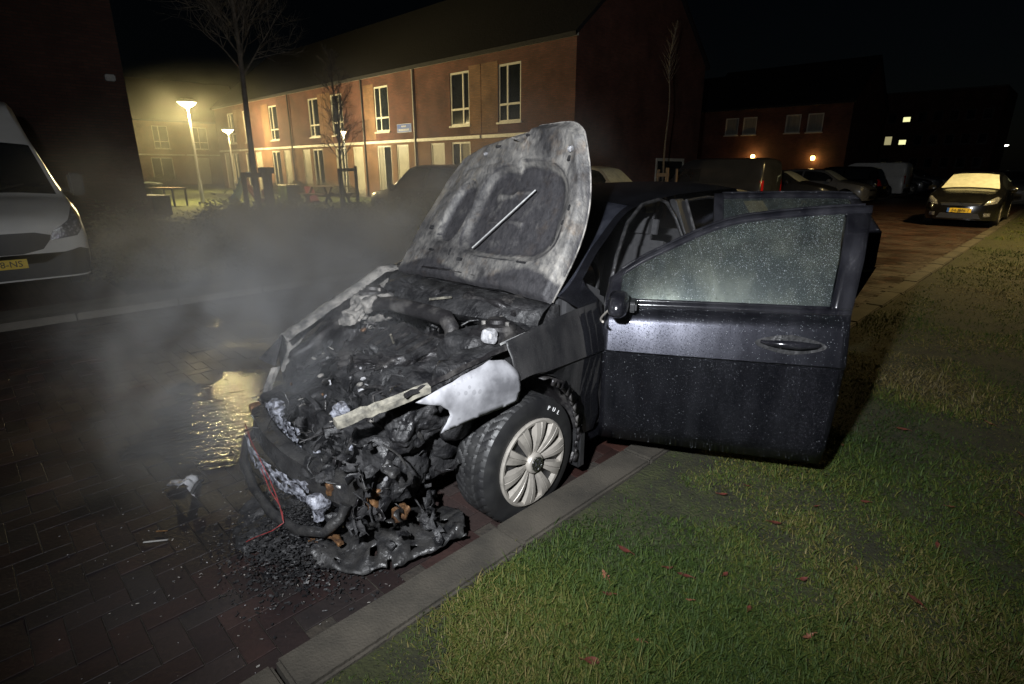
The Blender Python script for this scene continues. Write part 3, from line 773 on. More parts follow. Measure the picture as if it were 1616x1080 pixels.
# second block down the road
wl = [(a + 23.2, a + 24.25, 4.0, 5.25, 'one', 'curtain') for a in (-21.05, -19.65, -16.5, -15.0)]
t = house('pitched_house', (-23.2, 45, 0), 0, 11.0, 8.5, 5.9, 9.0, 'dark brick house with four pale upper windows behind the parked cars', 'house', None,
      wl, [(14.2 - 9.7, 15.2 - 9.7, 2.3)], 'brick_red')
house('annex_house', (-40, 46, 0), 0, 16.7, 10, 6.0, 9.0, 'unlit brick block joined beyond the gable of the terrace', 'house', None, [(15.2, 16.1, 3.6, 5.4, 'one')], [], 'brick_red')
for (x, lab) in ((-18.5, 'bright amber wall lamp on the brick house above the dark van'), (-14.2, 'smaller amber wall lamp farther along the brick house')):
    o = empty('wall_lamp', (x, 44.99, 2.4 if x < -17 else 2.25), 0, lab, 'wall lamp', 'wall lamps on the brick house')
    MB().box((0, -0.05, 0.08), (0.12, 0.1, 0.2)).build('mount', 'dark_metal', o, bevel=0.01)
    MB().lathe([(0.0, -.16), (.12, -.14), (.15, 0), (.12, .12), (0, .14)], (0, -0.22, 0), 'Z', 12).build('globe', 'wall_lamp_glow', o, smooth=60)
    d = bpy.data.lights.new('wall_lamp_light', 'POINT'); d.energy = 26 if x < -17 else 10; d.color = (1, .6, .2); d.shadow_soft_size = 0.15
    l = bpy.data.objects.new('wall_lamp_light', d); col.objects.link(l); l.parent = o; l.location = (0, -0.45, -0.02)
# apartment block far off
wl = []
for r_, z in enumerate((1.6, 3.9, 6.2)):
    for k in range(8):
        lit = {(0,2):'window_lit',(1,2):'window_lit',(2,2):'window_lit'}.get((r_, k), 'window_lit_dim' if (r_, k) in ((1, 1),) else 'window_glass')
        wl.append((0.5 + k*1.35, 0.5 + k*1.35 + 0.8, z, z + (0.62 if lit == 'window_lit' else 1.0), 'one', lit))
house('apartment_block', (-18.6, 75, 0), 0, 11.4, 10, 9.2, 9.2, 'far dark apartment block with a stack of lit stairwell windows', 'apartment block', None, wl, [], 'brick_dark', parapet=True, frame='dark_metal')
house('apartment_block', (-7.0, 120, 0), 0, 30, 12, 7, 7, 'low unlit block closing the end of the road', 'apartment block', None, [(2 + 3*k, 3.2 + 3*k, 3.6, 5, 'one', 'window_lit' if k == 1 else 'window_glass') for k in range(9)], [], 'brick_dark', parapet=True)

# ================================================================== street lamps
def street_lamp(loc, h, label, watts, color=(1.0, 0.78, 0.36), glow='lamp_glow', size=0.36, soft=0.2, hood=False):
    t = empty('street_lamp', loc, 0, label, 'street lamp', 'street lamps')
    MB().lathe([(.085, 0), (.085, .9), (.06, 1.0), (.045, h - .35), (.045, h - .28)], (0, 0, 0), 'Z', 14, close=True).build('pole', 'galvanised', t, smooth=50)
    MB().lathe([(.045, h - .30), (.07, h - .25), (.07, h - .2)], (0, 0, 0), 'Z', 14, close=True).build('collar', 'galvanised', t, smooth=50)
    s = size
    MB().lathe([(.06, h - .2), (s*.55, h - .14), (s*.85, h - .06), (s*.95, h + .0)], (0, 0, 0), 'Z', 24, close=True).build('lamp_bowl', glow, t, smooth=60)
    MB().lathe([(s*1.08, h + .001), (s*1.05, h + .05), (s*.6, h + .14), (.02, h + .17)], (0, 0, 0), 'Z', 24, close=True).build('lamp_cap', 'galvanised', t, smooth=50)
    d = bpy.data.lights.new('street_lamp_light', 'SPOT' if hood else 'POINT'); d.energy = watts
    if hood: d.spot_size = R(150); d.spot_blend = .7
    d.energy = watts; d.color = color; d.shadow_soft_size = soft
    l = bpy.data.objects.new('street_lamp_light', d); col.objects.link(l); l.parent = t; l.location = (0, 0, h - 0.42)
    return t
street_lamp((-28.6, 8.6, 0.05), 4.25, 'tall lit street lamp standing on the lawn beside the planting bed', 4800)
street_lamp((-40.6, 14.4, 0.05), 3.9, 'lit street lamp in front of the brick terrace end', 2600)
street_lamp((-8.6, 100.0, 0.0), 4.4, 'distant lit street lamp near the end of the road', 900, (1, .95, .75), 'lamp_glow_white', 0.5)
street_lamp((0.9, 17.0, 0.03), 6.6, 'street lamp on the verge beside the parked black hatchback', 4600, (1.0, 0.72, 0.28), 'lamp_glow', 0.36, hood=True)
street_lamp((-26.6, 14.9, 0.05), 3.25, 'short lantern in front of the fourth terrace house', 700, (1.0, .9, .55), 'lamp_glow', 0.13, 0.1)

# ================================================================== bare trees
def bare_tree(name, loc, h, label, seed, trunk_r=0.09, spread=0.5, levels=4, first=0.35):
    rr = random.Random(seed)
    t = empty(name, loc, rr.uniform(0, 6), label, 'tree', 'bare young trees')
    tr = MB(); br = MB()
    pts = []; n = 12
    for i in range(n + 1):
        z = h * i / n
        pts.append((0.06*math.sin(i*.9 + seed)*i/n, 0.06*math.cos(i*1.3)*i/n, z))
    tr.tube(pts, [trunk_r * (1 - 0.93*i/n) + 0.006 for i in range(n + 1)], 9)
    tr.build('trunk', 'bark', t, smooth=60)
    def twig(p, d, L_, r_, lv):
        q = [p]; dd = d.copy()
        for k in range(4):
            dd = (dd + Vector((rr.gauss(0,.10), rr.gauss(0,.10), rr.gauss(0.05,.07)))).normalized(); q.append(q[-1] + dd*L_/4)
        br.tube(q, [r_*(1 - .2*k) for k in range(5)], 5 if lv < 2 else 3, cap=False)
        if lv < levels:
            for k in range(rr.randint(6, 8) if lv < 3 else rr.randint(3, 5)):
                u = rr.uniform(.2, 1.0); b = q[min(3, int(u*4))].lerp(q[min(4, int(u*4) + 1)], u*4 % 1)
                a = rr.uniform(0, 6.28); side = dd.orthogonal().normalized(); side = Matrix.Rotation(a, 3, dd) @ side
                twig(b, (dd*.75 + side*rr.uniform(.4,.8)).normalized(), L_*rr.uniform(.4,.65), max(r_*.5, .0028), lv + 1)
    for k in range(44):
        z = h*(first + (0.97 - first)*k/44); i = int(z/h*n); p = Vector(pts[i]).lerp(Vector(pts[min(n, i+1)]), z/h*n % 1)
        a = k*2.4 + rr.uniform(-.4,.4)
        d = Vector((math.cos(a)*spread, math.sin(a)*spread, rr.uniform(.5, .95))).normalized()
        twig(p, d, h*rr.uniform(.2,.32)*(1.15 - z/h), trunk_r*.26*(1.2 - z/h) + .005, 1)
    br.build('crown', 'twig', t, smooth=60)
    return t
bare_tree('bare_tree', (-13.6, 5.28, 0.05), 8.2, 'tall bare tree held by wooden stakes behind the planting bed', 3, 0.075, levels=4, first=0.42, spread=.62)
bare_tree('bare_tree', (-16.2, 8.9, 0.05), 4.8, 'slim bare sapling staked beside the dark minivan', 8, 0.045, levels=3)
bare_tree('bare_tree', (-9.35, 16.05, 0.03), 5.6, 'thin bare tree staked against the terrace gable', 12, 0.03, levels=1, first=.7)
def stakes(loc, posts, bars, label, m='wood'):
    t = empty('tree_stake', loc, 0, label, 'tree stakes', 'stakes around the young trees')
    for (x, y, h, r_) in posts:
        MB().lathe([(r_, 0), (r_, h - .02), (r_*.85, h), (0, h)], (x, y, 0), 'Z', 10).build('post', m, t, smooth=40)
    for (a, b, s) in bars:
        a = Vector(a); b = Vector(b); d = b - a
        MB().box((a + b)/2, (d.length, s*.5, s), rot=d.to_track_quat('X', 'Z').to_matrix()).build('crossbar', m, t)
    return t
stakes((-13.5, 5.25, 0.06), [(0, -.27, 1.42, .055), (.1, .17, 1.52, .06), (-.05, .33, 1.50, .06)], [((0, -.3, 1.36), (.05, .35, 1.36), .10), ((.12, .05, 1.46), (0, .42, 1.46), .14)],
       'thick weathered stakes with crossbars around the tall bare tree')
stakes((-16.0, 9.0, 0.05), [(0, -.30, 1.50, .045), (0, .26, 1.58, .05)], [((0, -.32, 1.46), (0, .3, 1.48), .09)], 'pair of dark stakes beside the slim sapling', 'bark')
stakes((-9.2, 16.0, 0.03), [(-.28, 0, 1.5, .04), (.02, 0, 1.55, .05), (.28, .1, 1.52, .04)], [((-.32, -.05, 1.34), (.1, -.05, 1.34), .10)], 'pale stakes with a crossbar in front of the terrace gable')

# ================================================================== shrubs
def shrub_mesh(seed, rx, ry, rz_, nleaf):
    rr = np.random.RandomState(seed)
    lv = MB()
    tw = MB()
    V = []; F = []
    clumps = []
    for k in range(46):
        u = rr.normal(0, 1, 3); u /= np.linalg.norm(u); u[2] = abs(u[2])
        q = rr.uniform(.55, 1.0)
        clumps.append((u[0]*rx*q, u[1]*ry*q, 0.12 + u[2]*rz_*q*(0.85 + 0.3*rr.rand()), rr.uniform(.10, .24)))
    for k in range(60):
        c = clumps[k % 46]; b = Vector((rr.uniform(-.5,.5)*rx, rr.uniform(-.5,.5)*ry, 0)); e = Vector(c[:3]) + Vector(rr.normal(0, .06, 3))
        mid = b.lerp(e, .5) + Vector(rr.normal(0, .05, 3)); tw.tube([b, mid, e, e + Vector((rr.normal(0,.04), rr.normal(0,.04), rr.uniform(.04,.2)))], [.012, .008, .005, .002], 4, cap=False)
    for i in range(nleaf):
        c = clumps[rr.randint(46)]
        p = Vector(c[:3]) + Vector(rr.normal(0, 1, 3)) * c[3] * .62
        if p.z < .02: p.z = .03
        s = rr.uniform(.014, .032)
        M = Matrix.Rotation(rr.uniform(0, 6.28), 3, 'Z') @ Matrix.Rotation(rr.uniform(-1.2, 1.2), 3, 'X') @ Matrix.Rotation(rr.uniform(-1, 1), 3, 'Y')
        q = [M @ Vector(a) * s + p for a in ((-1.3,0,0),(0,-.6,.1),(1.3,0,0),(0,.6,.1))]
        o = len(V); V += [tuple(a) for a in q]; F.append((o, o+1, o+2, o+3))
    lv.v, lv.f = V, F
    return lv, tw
protos = []
for s in range(3):
    lv, tw = shrub_mesh(20 + s, .95, .85, .62, 5200)
    t = empty('shrub', (0, 0, 0), 0)
    f = lv.build('foliage', 'shrub_leaf', t); tw.build('stem', 'twig', t)
    protos.append(t)
spots = []
for i, x in enumerate((-9.2, -10.6, -12.0, -13.4)):
    for j, y in enumerate((2.2, 3.5, 4.8, 6.1, 7.3)):
        if j == 0 and i > 2: continue
        spots.append((x + rng.uniform(-.25,.25), y + rng.uniform(-.25,.25) + 0.25*i, rng.uniform(.85, 1.15) * (1.0 if i < 3 else .85)))
spots += [(-10.0, 8.5, 1.0), (-11.3, 8.3, .95), (-12.6, 8.4, .9)]
used = set()
for k, (x, y, s) in enumerate(spots):
    p = protos[k % 3]
    o = p if (k % 3) not in used else copy_tree(p)
    used.add(k % 3)
    o.location = (x, y, 0.05); o.rotation_euler = (0, 0, rng.uniform(0, 6.28)); o.scale = (s*rng.uniform(.9,1.2), s*rng.uniform(.9,1.2), s*rng.uniform(.82,1.1))
    tag(o, 'low dark twiggy shrub in the planting bed beside the road', 'shrub', 'shrubs in the planting bed')
for k, (x, y, s, lab) in enumerate(((-30.2, 15.4, .9, 'clipped dark bush under the fourth terrace house window'), (-28.3, 15.6, .8, 'rounded dark bush beside the fourth terrace door'), (-35.2, 15.2, .7, 'low bush behind the green bin'),
                                    (-55.0, 9.6, 1.1, 'bush in front of the far terrace, left of the lamp post'), (-54.0, 13.5, 1.2, 'wide bush in front of the far terrace behind the lamp post'), (-33.5, 15.5, .8, 'dark bush below the fifth terrace house window'))):
    o = copy_tree(protos[k % 3]); o.location = (x, y, 0.05); o.scale = (s*1.3, s, s*1.15); o.rotation_euler = (0, 0, 0.3*k)
    tag(o, lab, 'shrub', 'bushes before the houses')

# ================================================================== playground on the lawn
t = empty('toy_slide', (-26.9, 9.9, 0.05), R(38), 'blue plastic toy slide with pink side leaning on the lawn', 'toy slide')
MB().prism([(-.75,0),(-.62,0),(.05,1.28),(.35,1.36),(.38,1.27),(.10,1.18),(-.5,.02)][::1], lambda a, b: (a, -.22, b), lambda a, b: (a, .22, b)).build('chute', 'toy_blue', t)
MB().prism([(.05,1.0),(.75,.05),(.66,.0),(-.02,.92)], lambda a, b: (a, -.2, b), lambda a, b: (a, .2, b)).build('ladder', 'toy_pink', t)
MB().prism([(.0,.95),(.5,.75),(.6,.42)], lambda a, b: (a, -.23, b), lambda a, b: (a, -.205, b)).build('side_panel', 'toy_pink', t)
mb = MB()
for k in range(4): mb.box((-.52 + .15*k, -.224, .28 + .26*k), (.07, .006, .12), rot=Matrix.Rotation(-1.05, 3, 'Y'))
mb.build('print', 'sign_blue', t)
t = empty('toy_tractor', (-26.2, 10.6, 0.05), R(20), 'small orange ride-on toy under the blue slide', 'toy')
MB().box((0, 0, .35), (.55, .22, .14)).build('body', 'toy_orange', t, bevel=.03)
MB().lathe([(.10,-.1),(.16,-.06),(.16,.06),(.10,.1)], (.25, .0, .16), 'Y', 14, close=True).build('wheel', 'black_plastic', t)
MB().lathe([(.07,-.1),(.11,-.06),(.11,.06),(.07,.1)], (-.25, .0, .12), 'Y', 14, close=True).build('wheel', 'toy_red', t)
MB().lathe([(.0,0),(.09,.02),(.1,.1),(.05,.18),(0,.19)], (-.2, 0, .42), 'Z', 12).build('seat', 'toy_orange', t, smooth=60)
t = empty('toy_box', (-26.3, 11.7, 0.05), R(-6), 'dark green storage box with pale lid on the lawn', 'storage box')
MB().box((0, 0, .36), (1.15, .6, .72)).build('box', 'bin_dark', t, bevel=.02); MB().box((0, 0, .755), (1.22, .66, .06)).build('lid', 'frame_white', t, bevel=.01)
for x in (-.48, .42): MB().box((x, -.305, .36), (.07, .02, .66)).build('strap', 'toy_green', t)
t = empty('toy_ramp', (-25.2, 12.2, 0.05), R(-10), 'dark red small slide lying beside the storage box', 'toy slide')
MB().prism([(-.45,.62),(.55,.02),(.6,.10),(-.38,.70)], lambda a, b: (a, -.18, b), lambda a, b: (a, .18, b)).build('chute', 'toy_red', t)
MB().span((-.42,-.16,0),(-.36,.16,.62)).build('support', 'toy_red', t)
t = empty('picnic_table', (-24.0, 12.4, 0.05), R(8), 'wooden picnic table with benches on the lawn', 'picnic table')
for k in range(5): MB().span((-1.0, -.37 + .15*k, .72), (1.0, -.37 + .15*k + .14, .76)).build('top_plank', 'wood', t)
for s in (-1, 1):
    for k in range(2): MB().span((-1.0, s*.72 - .14 + .15*k, .42), (1.0, s*.72 + .15*k, .46)).build('bench_plank', 'wood', t)
    for x in (-.7, .7):
        a, b = Vector((x, s*.28, .72)), Vector((x, s*.68, .0)); MB().box((a+b)/2, (.06, .10, (b-a).length), rot=Matrix.Rotation(s*.507, 3, 'X')).build('leg', 'wood', t)
for x in (-.7, .7): MB().span((x + .035,-.78,.34),(x + .08,.78,.415)).build('brace', 'wood', t)
t = empty('play_table', (-27.2, 6.9, 0.05), R(20), 'low table with thin legs beside the dark house corner', 'table')
MB().box((0, 0, .72), (1.5, .7, .05)).build('top', 'wood', t)
for x in (-.68, .68):
    for y in (-.28, .28): MB().box((x, y, .35), (.06, .06, .69)).build('leg', 'dark_metal', t)
t = empty('play_crate', (-22.5, 5.15, 0.05), R(15), 'dark grey crate behind the shrubs below the table', 'crate')
MB().box((0, 0, .3), (1.3, .6, .6)).build('box', 'bin_dark', t, bevel=.02); MB().box((0, 0, .625), (1.34, .64, .04)).build('rim', 'galvanised', t)
t = empty('play_bin', (-29.0, 6.7, 0.05), R(15), 'dark squat bin beside the low table', 'bin')
MB().lathe([(.38, 0), (.45, .8), (.47, .82), (.47, .9), (.1, .95), (0, .95)], (0, 0, 0), 'Z', 18).build('barrel', 'bin_dark', t, smooth=40)
MB().lathe([(.46, .84), (.49, .86), (.46, .88)], (0, 0, 0), 'Z', 18).build('hoop', 'dark_metal', t)

# ================================================================== vehicles in the background
def patch(body, poly, direction, m, name, parent, off=0.006, seg=0.07, solid=0.0, origin=3.0, smooth=50):
    """a panel cut to poly and laid on the bodywork. direction: 'F' front, 'B' rear (poly=(lat,z)), 'L','R' side (poly=(lon,z)), 'T' top (poly=(lat,lon))"""
    bm = bmesh.new()
    vs = [bm.verts.new((a, b, 0)) for a, b in poly]
    bm.faces.new(vs)
    bmesh.ops.triangulate(bm, faces=bm.faces)
    for _ in range(6):
        es = [e for e in bm.edges if e.calc_length() > seg]
        if not es: break
        bmesh.ops.subdivide_edges(bm, edges=es, cuts=1)
        bmesh.ops.triangulate(bm, faces=bm.faces)
    bvh = body['bvh']; keepz = []
    last = None
    for v in bm.verts:
        a, b = v.co.x, v.co.y
        if direction == 'F': o, d = Vector((a, -origin, b)), Vector((0, 1, 0))
        elif direction == 'B': o, d = Vector((a, origin + 6, b)), Vector((0, -1, 0))
        elif direction == 'L': o, d = Vector((origin, a, b)), Vector((-1, 0, 0))
        elif direction == 'R': o, d = Vector((-origin, a, b)), Vector((1, 0, 0))
        else: o, d = Vector((a, b, 5)), Vector((0, 0, -1))
        h = bvh.ray_cast(o, d)
        if h[0] is None:
            keepz.append((v, o, d)); continue
        v.co = h[0] - d*off; last = (h[0] - o).dot(d)
    for v, o, d in keepz: v.co = o + d*((last or 3.0) - off)
    me = bpy.data.meshes.new(name); bm.to_mesh(me); bm.free()
    return finish(me, name, m, parent, smooth, 0, solid, 1)

def loft_body(p, n=64):
    """p: dict of curves over lon (0 front): w, zs, zb, zt, wr, crown"""
    L_ = p['L']; lons = []
    t = np.linspace(0, 1, n); lons = list(L_ * (t*0.55 + 0.45*(0.5 - 0.5*np.cos(np.pi*t))))
    lons += [x for wx in p['wheels'] for x in np.linspace(wx - p['arch'] - .01, wx + p['arch'] + .01, 15)]
    lons = sorted(set(round(x, 4) for x in lons))
    rows = []
    for x in lons:
        w = p['w'](x); zb = p['zb'](x); zt = p['zt'](x); wr = min(p['wr'](x), w - .02); cr = p['crown']
        zs = p['zs']
        for wx in p['wheels']:
            q = p['arch']**2 - (x - wx)**2
            if q > 0: zs = max(zs, p['axle'] + math.sqrt(q))
        zr = max(zt - cr, zb + .004); zt = max(zt, zr + .004)
        zm = zb - (zb - p['zs'])*.36
        zm = max(zm, zs + .02)
        half = [(w - .04, zs), (w - .006, max(zs + .012, zs + (zm - zs)*.45)), (w, zm), (w - .03, zb - .02 if zb - .02 > zm else zm + .005), (w - .05, zb),
                ((w - .05)*.55 + wr*.45 + .012, zb + (zr - zb)*.5), (wr + .006, zr - (zr - zb)*.06), (wr*.93, zr + (zt - zr)*.25), (wr*.55, zr + (zt - zr)*.78), (0, zt)]
        rows.append([(a, x, b) for a, b in half] + [(-a, x, b) for a, b in half[-2::-1]])
    mb = MB(); mb.grid(rows)
    nj = len(rows[0])
    mb.f.append(tuple(range(nj))); mb.f.append(tuple((len(rows) - 1)*nj + k for k in range(nj))[::-1])
    for i in range(len(rows) - 1): mb.f.append((i*nj, (i+1)*nj, (i+1)*nj + nj - 1, i*nj + nj - 1))
    return mb

def wheel_parts(parent, lat, lon, r, width=.19, side=1, rimm='silver_cover', spokes=5):
    t = MB().lathe([(r*.66, -width/2*.9), (r*.95, -width/2), (r, -width*.36), (r, width*.36), (r*.95, width/2), (r*.66, width/2*.9)], (lat, lon, r), 'X', 26).build('wheel', 'rubber', parent, smooth=40)
    s = side
    MB().lathe([(r*.66, s*width*.42), (r*.60, s*width*.46), (r*.58, s*width*.30), (.0, s*width*.28)], (lat, lon, r), 'X', 26).build('rim', 'dark_metal', t, smooth=40)
    mb = MB()
    for k in range(spokes):
        a = 2*math.pi*k/spokes
        mb.box((lat + s*width*.38, lon + math.cos(a)*r*.33, r + math.sin(a)*r*.33), (.03, r*.62, r*.17), rot=Matrix.Rotation(a, 3, 'X'))
    mb.lathe([(r*.16, s*width*.30), (r*.15, s*width*.47), (0, s*width*.48)], (lat, lon, r), 'X', 14)
    mb.build('spokes', rimm, t)
    return t

def make_car(name, loc, rz, label, cat, prm, paint, feats, group=None):
    t = empty(name, loc, rz, label, cat, group)
    mb = loft_body(prm)
    o = mb.build('body', paint, t, smooth=38)
    body = {'bvh': BVHTree.FromPolygons([Vector(v) for v in mb.v], mb.f)}
    L_ = prm['L']; W = prm['W']
    for wx in prm['wheels']:
        for s in (-1, 1): wheel_parts(t, s*(W - .115), wx, prm['r'], side=s)
    MB().span((-W + .25, .3, prm['zs'] - .02), (W - .25, L_ - .3, prm['zs'] + .3)).build('underbody', 'black_plastic', t)
    for f in feats(prm):
        nm, direction, poly, m = f[:4]; kw = f[4] if len(f) > 4 else {}
        patch(body, poly, direction, m, nm, t, **kw)
        if kw.get('mirror'): pass
    return t, body
def mir(poly): return [(-a, b) for a, b in poly][::-1]
def seam(a, b, wd=.008):
    a = Vector(a); b = Vector(b); d = (b - a).normalized(); nrm = Vector((-d.y, d.x))*wd/2
    return [tuple(a + nrm), tuple(b + nrm), tuple(b - nrm), tuple(a - nrm)]
def handle_pair(lon, z): return [(lon, z), (lon + .2, z + .01), (lon + .2, z - .025), (lon, z - .03)]

# --- small hatchback / estate parameters
def hatch(L_=3.95, W=.84, H=1.48, hood=.92, wheels=(.78, 3.28), r=.31, scuttle=1.02, roof0=1.75, rear=3.75, tail=.95):
    s = L_ / 3.95
    return dict(L=L_, W=W, wheels=[x*s for x in wheels], arch=r + .05, axle=r, r=r, zs=.20, crown=.05,
        w=C((0, W*.66), (.07, W*.80), (.22, W*.92), (.6, W*.99), (1.3, W), (L_ - .9, W), (L_ - .3, W*.95), (L_ - .08, W*.86), (L_, W*.72)),
        zb=C((0, .62), (.05, .70), (.35, .83), (scuttle*s, .93), (2.4*s, .97), (L_ - .4, 1.0), (L_ - .1, .95), (L_, .72)),
        zt=C((0, .66), (.05, .745), (.3, .87), (.7*s, .96), (scuttle*s, 1.03), (roof0*s, H - .05), (2.1*s, H), (rear*s - .7, H - .02), (rear*s - .25, H - .10), (L_ - .12, tail + .1), (L_, .74)),
        wr=C((0, W*.5), (.3, W*.78), (scuttle*s, W*.83), (roof0*s, W*.66), (2.4*s, W*.67), (rear*s - .4, W*.62), (L_ - .1, W*.72), (L_, W*.6)), scuttle=scuttle*s, roof0=roof0*s, rear=rear*s, H=H, s=s)
def hatch_feats(glass='car_glass', ws='car_glass', side='car_glass', trim='black_plastic'):
    def f(p):
        L_, W, H, s, sc_, r0, re = p['L'], p['W'], p['H'], p['s'], p['scuttle'], p['roof0'], p['rear']
        out = []
        zb, zt, wr = p['zb'], p['zt'], p['wr']
        nn = 8
        pts = [(wr(x) *.93, x) for x in np.linspace(sc_ + .05, r0 - .03, nn)]
        out.append(('windscreen', 'T', [(a, b) for a, b in pts] + [(-a, b) for a, b in pts[::-1]], ws))
        for sd in ('L', 'R'):
            xs = np.linspace(sc_ + .42, re - .42, 12)
            def up(x): return max(zb(x) + .02, zt(x) - p['crown'] - .055)
            xm = (sc_ + re)/2 + .1
            for nm, a, b in (('side_window', sc_ + .32, xm - .04), ('side_window', xm + .04, re - .45)):
                q = np.linspace(a, b, 7)
                out.append((nm, sd, [(x, zb(x) + .035) for x in q] + [(x, up(x)) for x in q[::-1]], side))
            for x in (sc_ + .12, xm, re - .42):
                out.append(('door_seam', sd, seam((x, .30), (x, zb(x) - .01)), trim, dict(off=.003)))
            for x in (xm - .28, re - .72): out.append(('door_handle', sd, handle_pair(x, .84), trim, dict(off=.012)))
            out.append(('sill_trim', sd, [(p['wheels'][0] + .42, .215), (p['wheels'][1] - .42, .215), (p['wheels'][1] - .42, .27), (p['wheels'][0] + .42, .27)], trim, dict(off=.005)))
        rw = [(wr(x)*.86, x) for x in np.linspace(re - .2, L_ - .16, 5)]
        out.append(('rear_window', 'B', [(-.52, zb(re) + .10), (.52, zb(re) + .10), (.46, H - .18), (-.46, H - .18)], glass))
        hl = [(W*.58, .60), (W*.88, .66), (W*.93, .80), (W*.84, .83), (W*.66, .72)]
        out.append(('headlight', 'F', hl, 'lamp_lens', dict(off=.012))); out.append(('headlight', 'F', mir(hl), 'lamp_lens', dict(off=.012)))
        out.append(('grille', 'F', [(-.42, .58), (.42, .58), (.46, .66), (-.46, .66)], trim)); out.append(('lower_grille', 'F', [(-.5, .24), (.5, .24), (.42, .38), (-.42, .38)], trim))
        fg = [(.54, .30), (.68, .31), (.68, .40), (.54, .40)]
        out.append(('fog_lamp', 'F', fg, 'lamp_lens', dict(off=.01))); out.append(('fog_lamp', 'F', mir(fg), 'lamp_lens', dict(off=.01)))
        tl = [(W*.66, .72), (W*.90, .72), (W*.86, 1.02), (W*.70, 1.0)]
        out.append(('tail_light', 'B', tl, 'tail_red', dict(off=.012))); out.append(('tail_light', 'B', mir(tl), 'tail_red', dict(off=.012)))
        out.append(('number_plate', 'B', [(-.26, .58), (.26, .58), (.26, .69), (-.26, .69)], 'plate_yellow', dict(off=.012)))
        return out
    return f
def mirrors(t, W, lon, z, m):
    for s in (-1, 1):
        MB().lathe([(0, -.10), (.07, -.085), (.09, 0), (.07, .085), (0, .10)], (s*(W + .09), lon, z), 'X', 12).build('mirror', m, t, smooth=60)

# black hatchback on the near side of the road, nose towards the camera
prm = hatch(3.99, .86, 1.48)
ct, cb = make_car('parked_car', (-2.32, 19.9, 0), 0, 'black small hatchback with frosted windscreen parked nose-on along the verge', 'car', prm, 'paint_black', hatch_feats(ws='frost'))
mirrors(ct, .84, 1.42, 1.0, 'paint_black')
pl = empty('x'); bpy.data.objects.remove(pl)
p0 = patch(cb, [(-.27, .40), (.27, .40), (.27, .515), (-.27, .515)], 'F', 'plate_yellow', 'number_plate', ct, off=.02)
patch(cb, [(-.27, .401), (-.215, .401), (-.215, .514), (-.27, .514)], 'F', 'plate_blue', 'plate_band', p0, off=.024)
text_mesh('54-JBN-7', .105, 'plate_lettering', 'ink', p0, Matrix.Translation((.03, -.030, .456)) @ Matrix.Rotation(math.pi/2, 4, 'X'))
MB().lathe([(.05, -.012), (.06, 0), (.05, .012)], (0, -.005, .62), 'Y', 16).build('badge', 'chrome', ct)

# other parked cars, noses or tails towards the road
CARS = [
 ('parked_car', (-9.55, 15.9, .035), 90, 'cream compact car with frosted windscreen parked beside the terrace gable', hatch(3.95, .84, 1.60), 'paint_cream', dict(ws='frost', side='car_glass')),
 ('parked_car', (-6.95, 25.0, .035), 90, 'dark car with frosted windscreen parked just past the dark van', hatch(4.2, .86, 1.47), 'paint_dark', dict(ws='frost')),
 ('parked_car', (-6.45, 28.6, .035), 90, 'grey car with pale bonnet parked next to the black estate car', hatch(4.3, .87, 1.50), 'paint_grey', dict(ws='frost')),
 ('parked_car', (-11.4, 32.2, .035), -90, 'black estate car showing a red tail light to the road', hatch(4.6, .90, 1.62, rear=3.85), 'paint_black', {}),
 ('parked_car', (-6.6, 42.5, .035), 90, 'dark car parked just past the small white van', hatch(4.2, .86, 1.48), 'paint_dark', {}),
 ('parked_car', (-6.6, 46.0, .035), 90, 'grey car parked second past the small white van', hatch(4.3, .86, 1.46), 'paint_grey', {}),
 ('parked_car', (-6.6, 50.0, .035), 90, 'dark car parked last in the row past the white van', hatch(4.3, .86, 1.46), 'paint_dark', {}),
 ('parked_car', (-2.3, 33.5, 0), 0, 'grey car parked along the kerb behind the black hatchback', hatch(4.3, .87, 1.47), 'paint_grey', {}),
 ('parked_minivan', (-15.3, 10.0, .05), -90, 'dark minivan parked behind the shrubs beside the lawn', hatch(4.5, .90, 1.62, rear=3.85), 'paint_dark', {}),
]
for nm, loc, rz, lab, p, paint, kw in CARS:
    t, b = make_car(nm, loc, R(rz), lab, 'minivan' if 'minivan' in nm else 'car', p, paint, hatch_feats(**kw), 'cars parked along the road')
    mirrors(t, p['W'] - .02, p['scuttle'] + .42, 1.0, paint)

# --- vans
def van(L_=4.5, W=.93, H=1.86, scuttle=1.0, roof0=1.75, r=.32, wheels=(.85, 3.55), hood=.95, belt=1.02, nose=.75):
    return dict(L=L_, W=W, wheels=list(wheels), arch=r + .06, axle=r, r=r, zs=.22, crown=.06,
        w=C((0, W*.72), (.06, W*.86), (.2, W*.95), (.6, W*.99), (1.2, W), (L_ - .25, W), (L_ - .04, W*.97), (L_, W*.90)),
        zb=C((0, nose), (.05, nose + .07), (.35, hood - .1), (scuttle, belt), (L_ - .1, belt + .05), (L_, belt)),
        zt=C((0, nose + .04), (.05, nose + .12), (.3, hood), (scuttle*.8, hood + .10), (scuttle, belt + .08), (roof0, H - .10), (roof0 + .35, H), (L_ - .3, H), (L_ - .05, H - .08), (L_, H - .3)),
        wr=C((0, W*.55), (.3, W*.80), (scuttle, W*.88), (roof0, W*.80), (L_ - .2, W*.80), (L_, W*.78)), scuttle=scuttle, roof0=roof0, rear=L_, H=H, s=1.0)
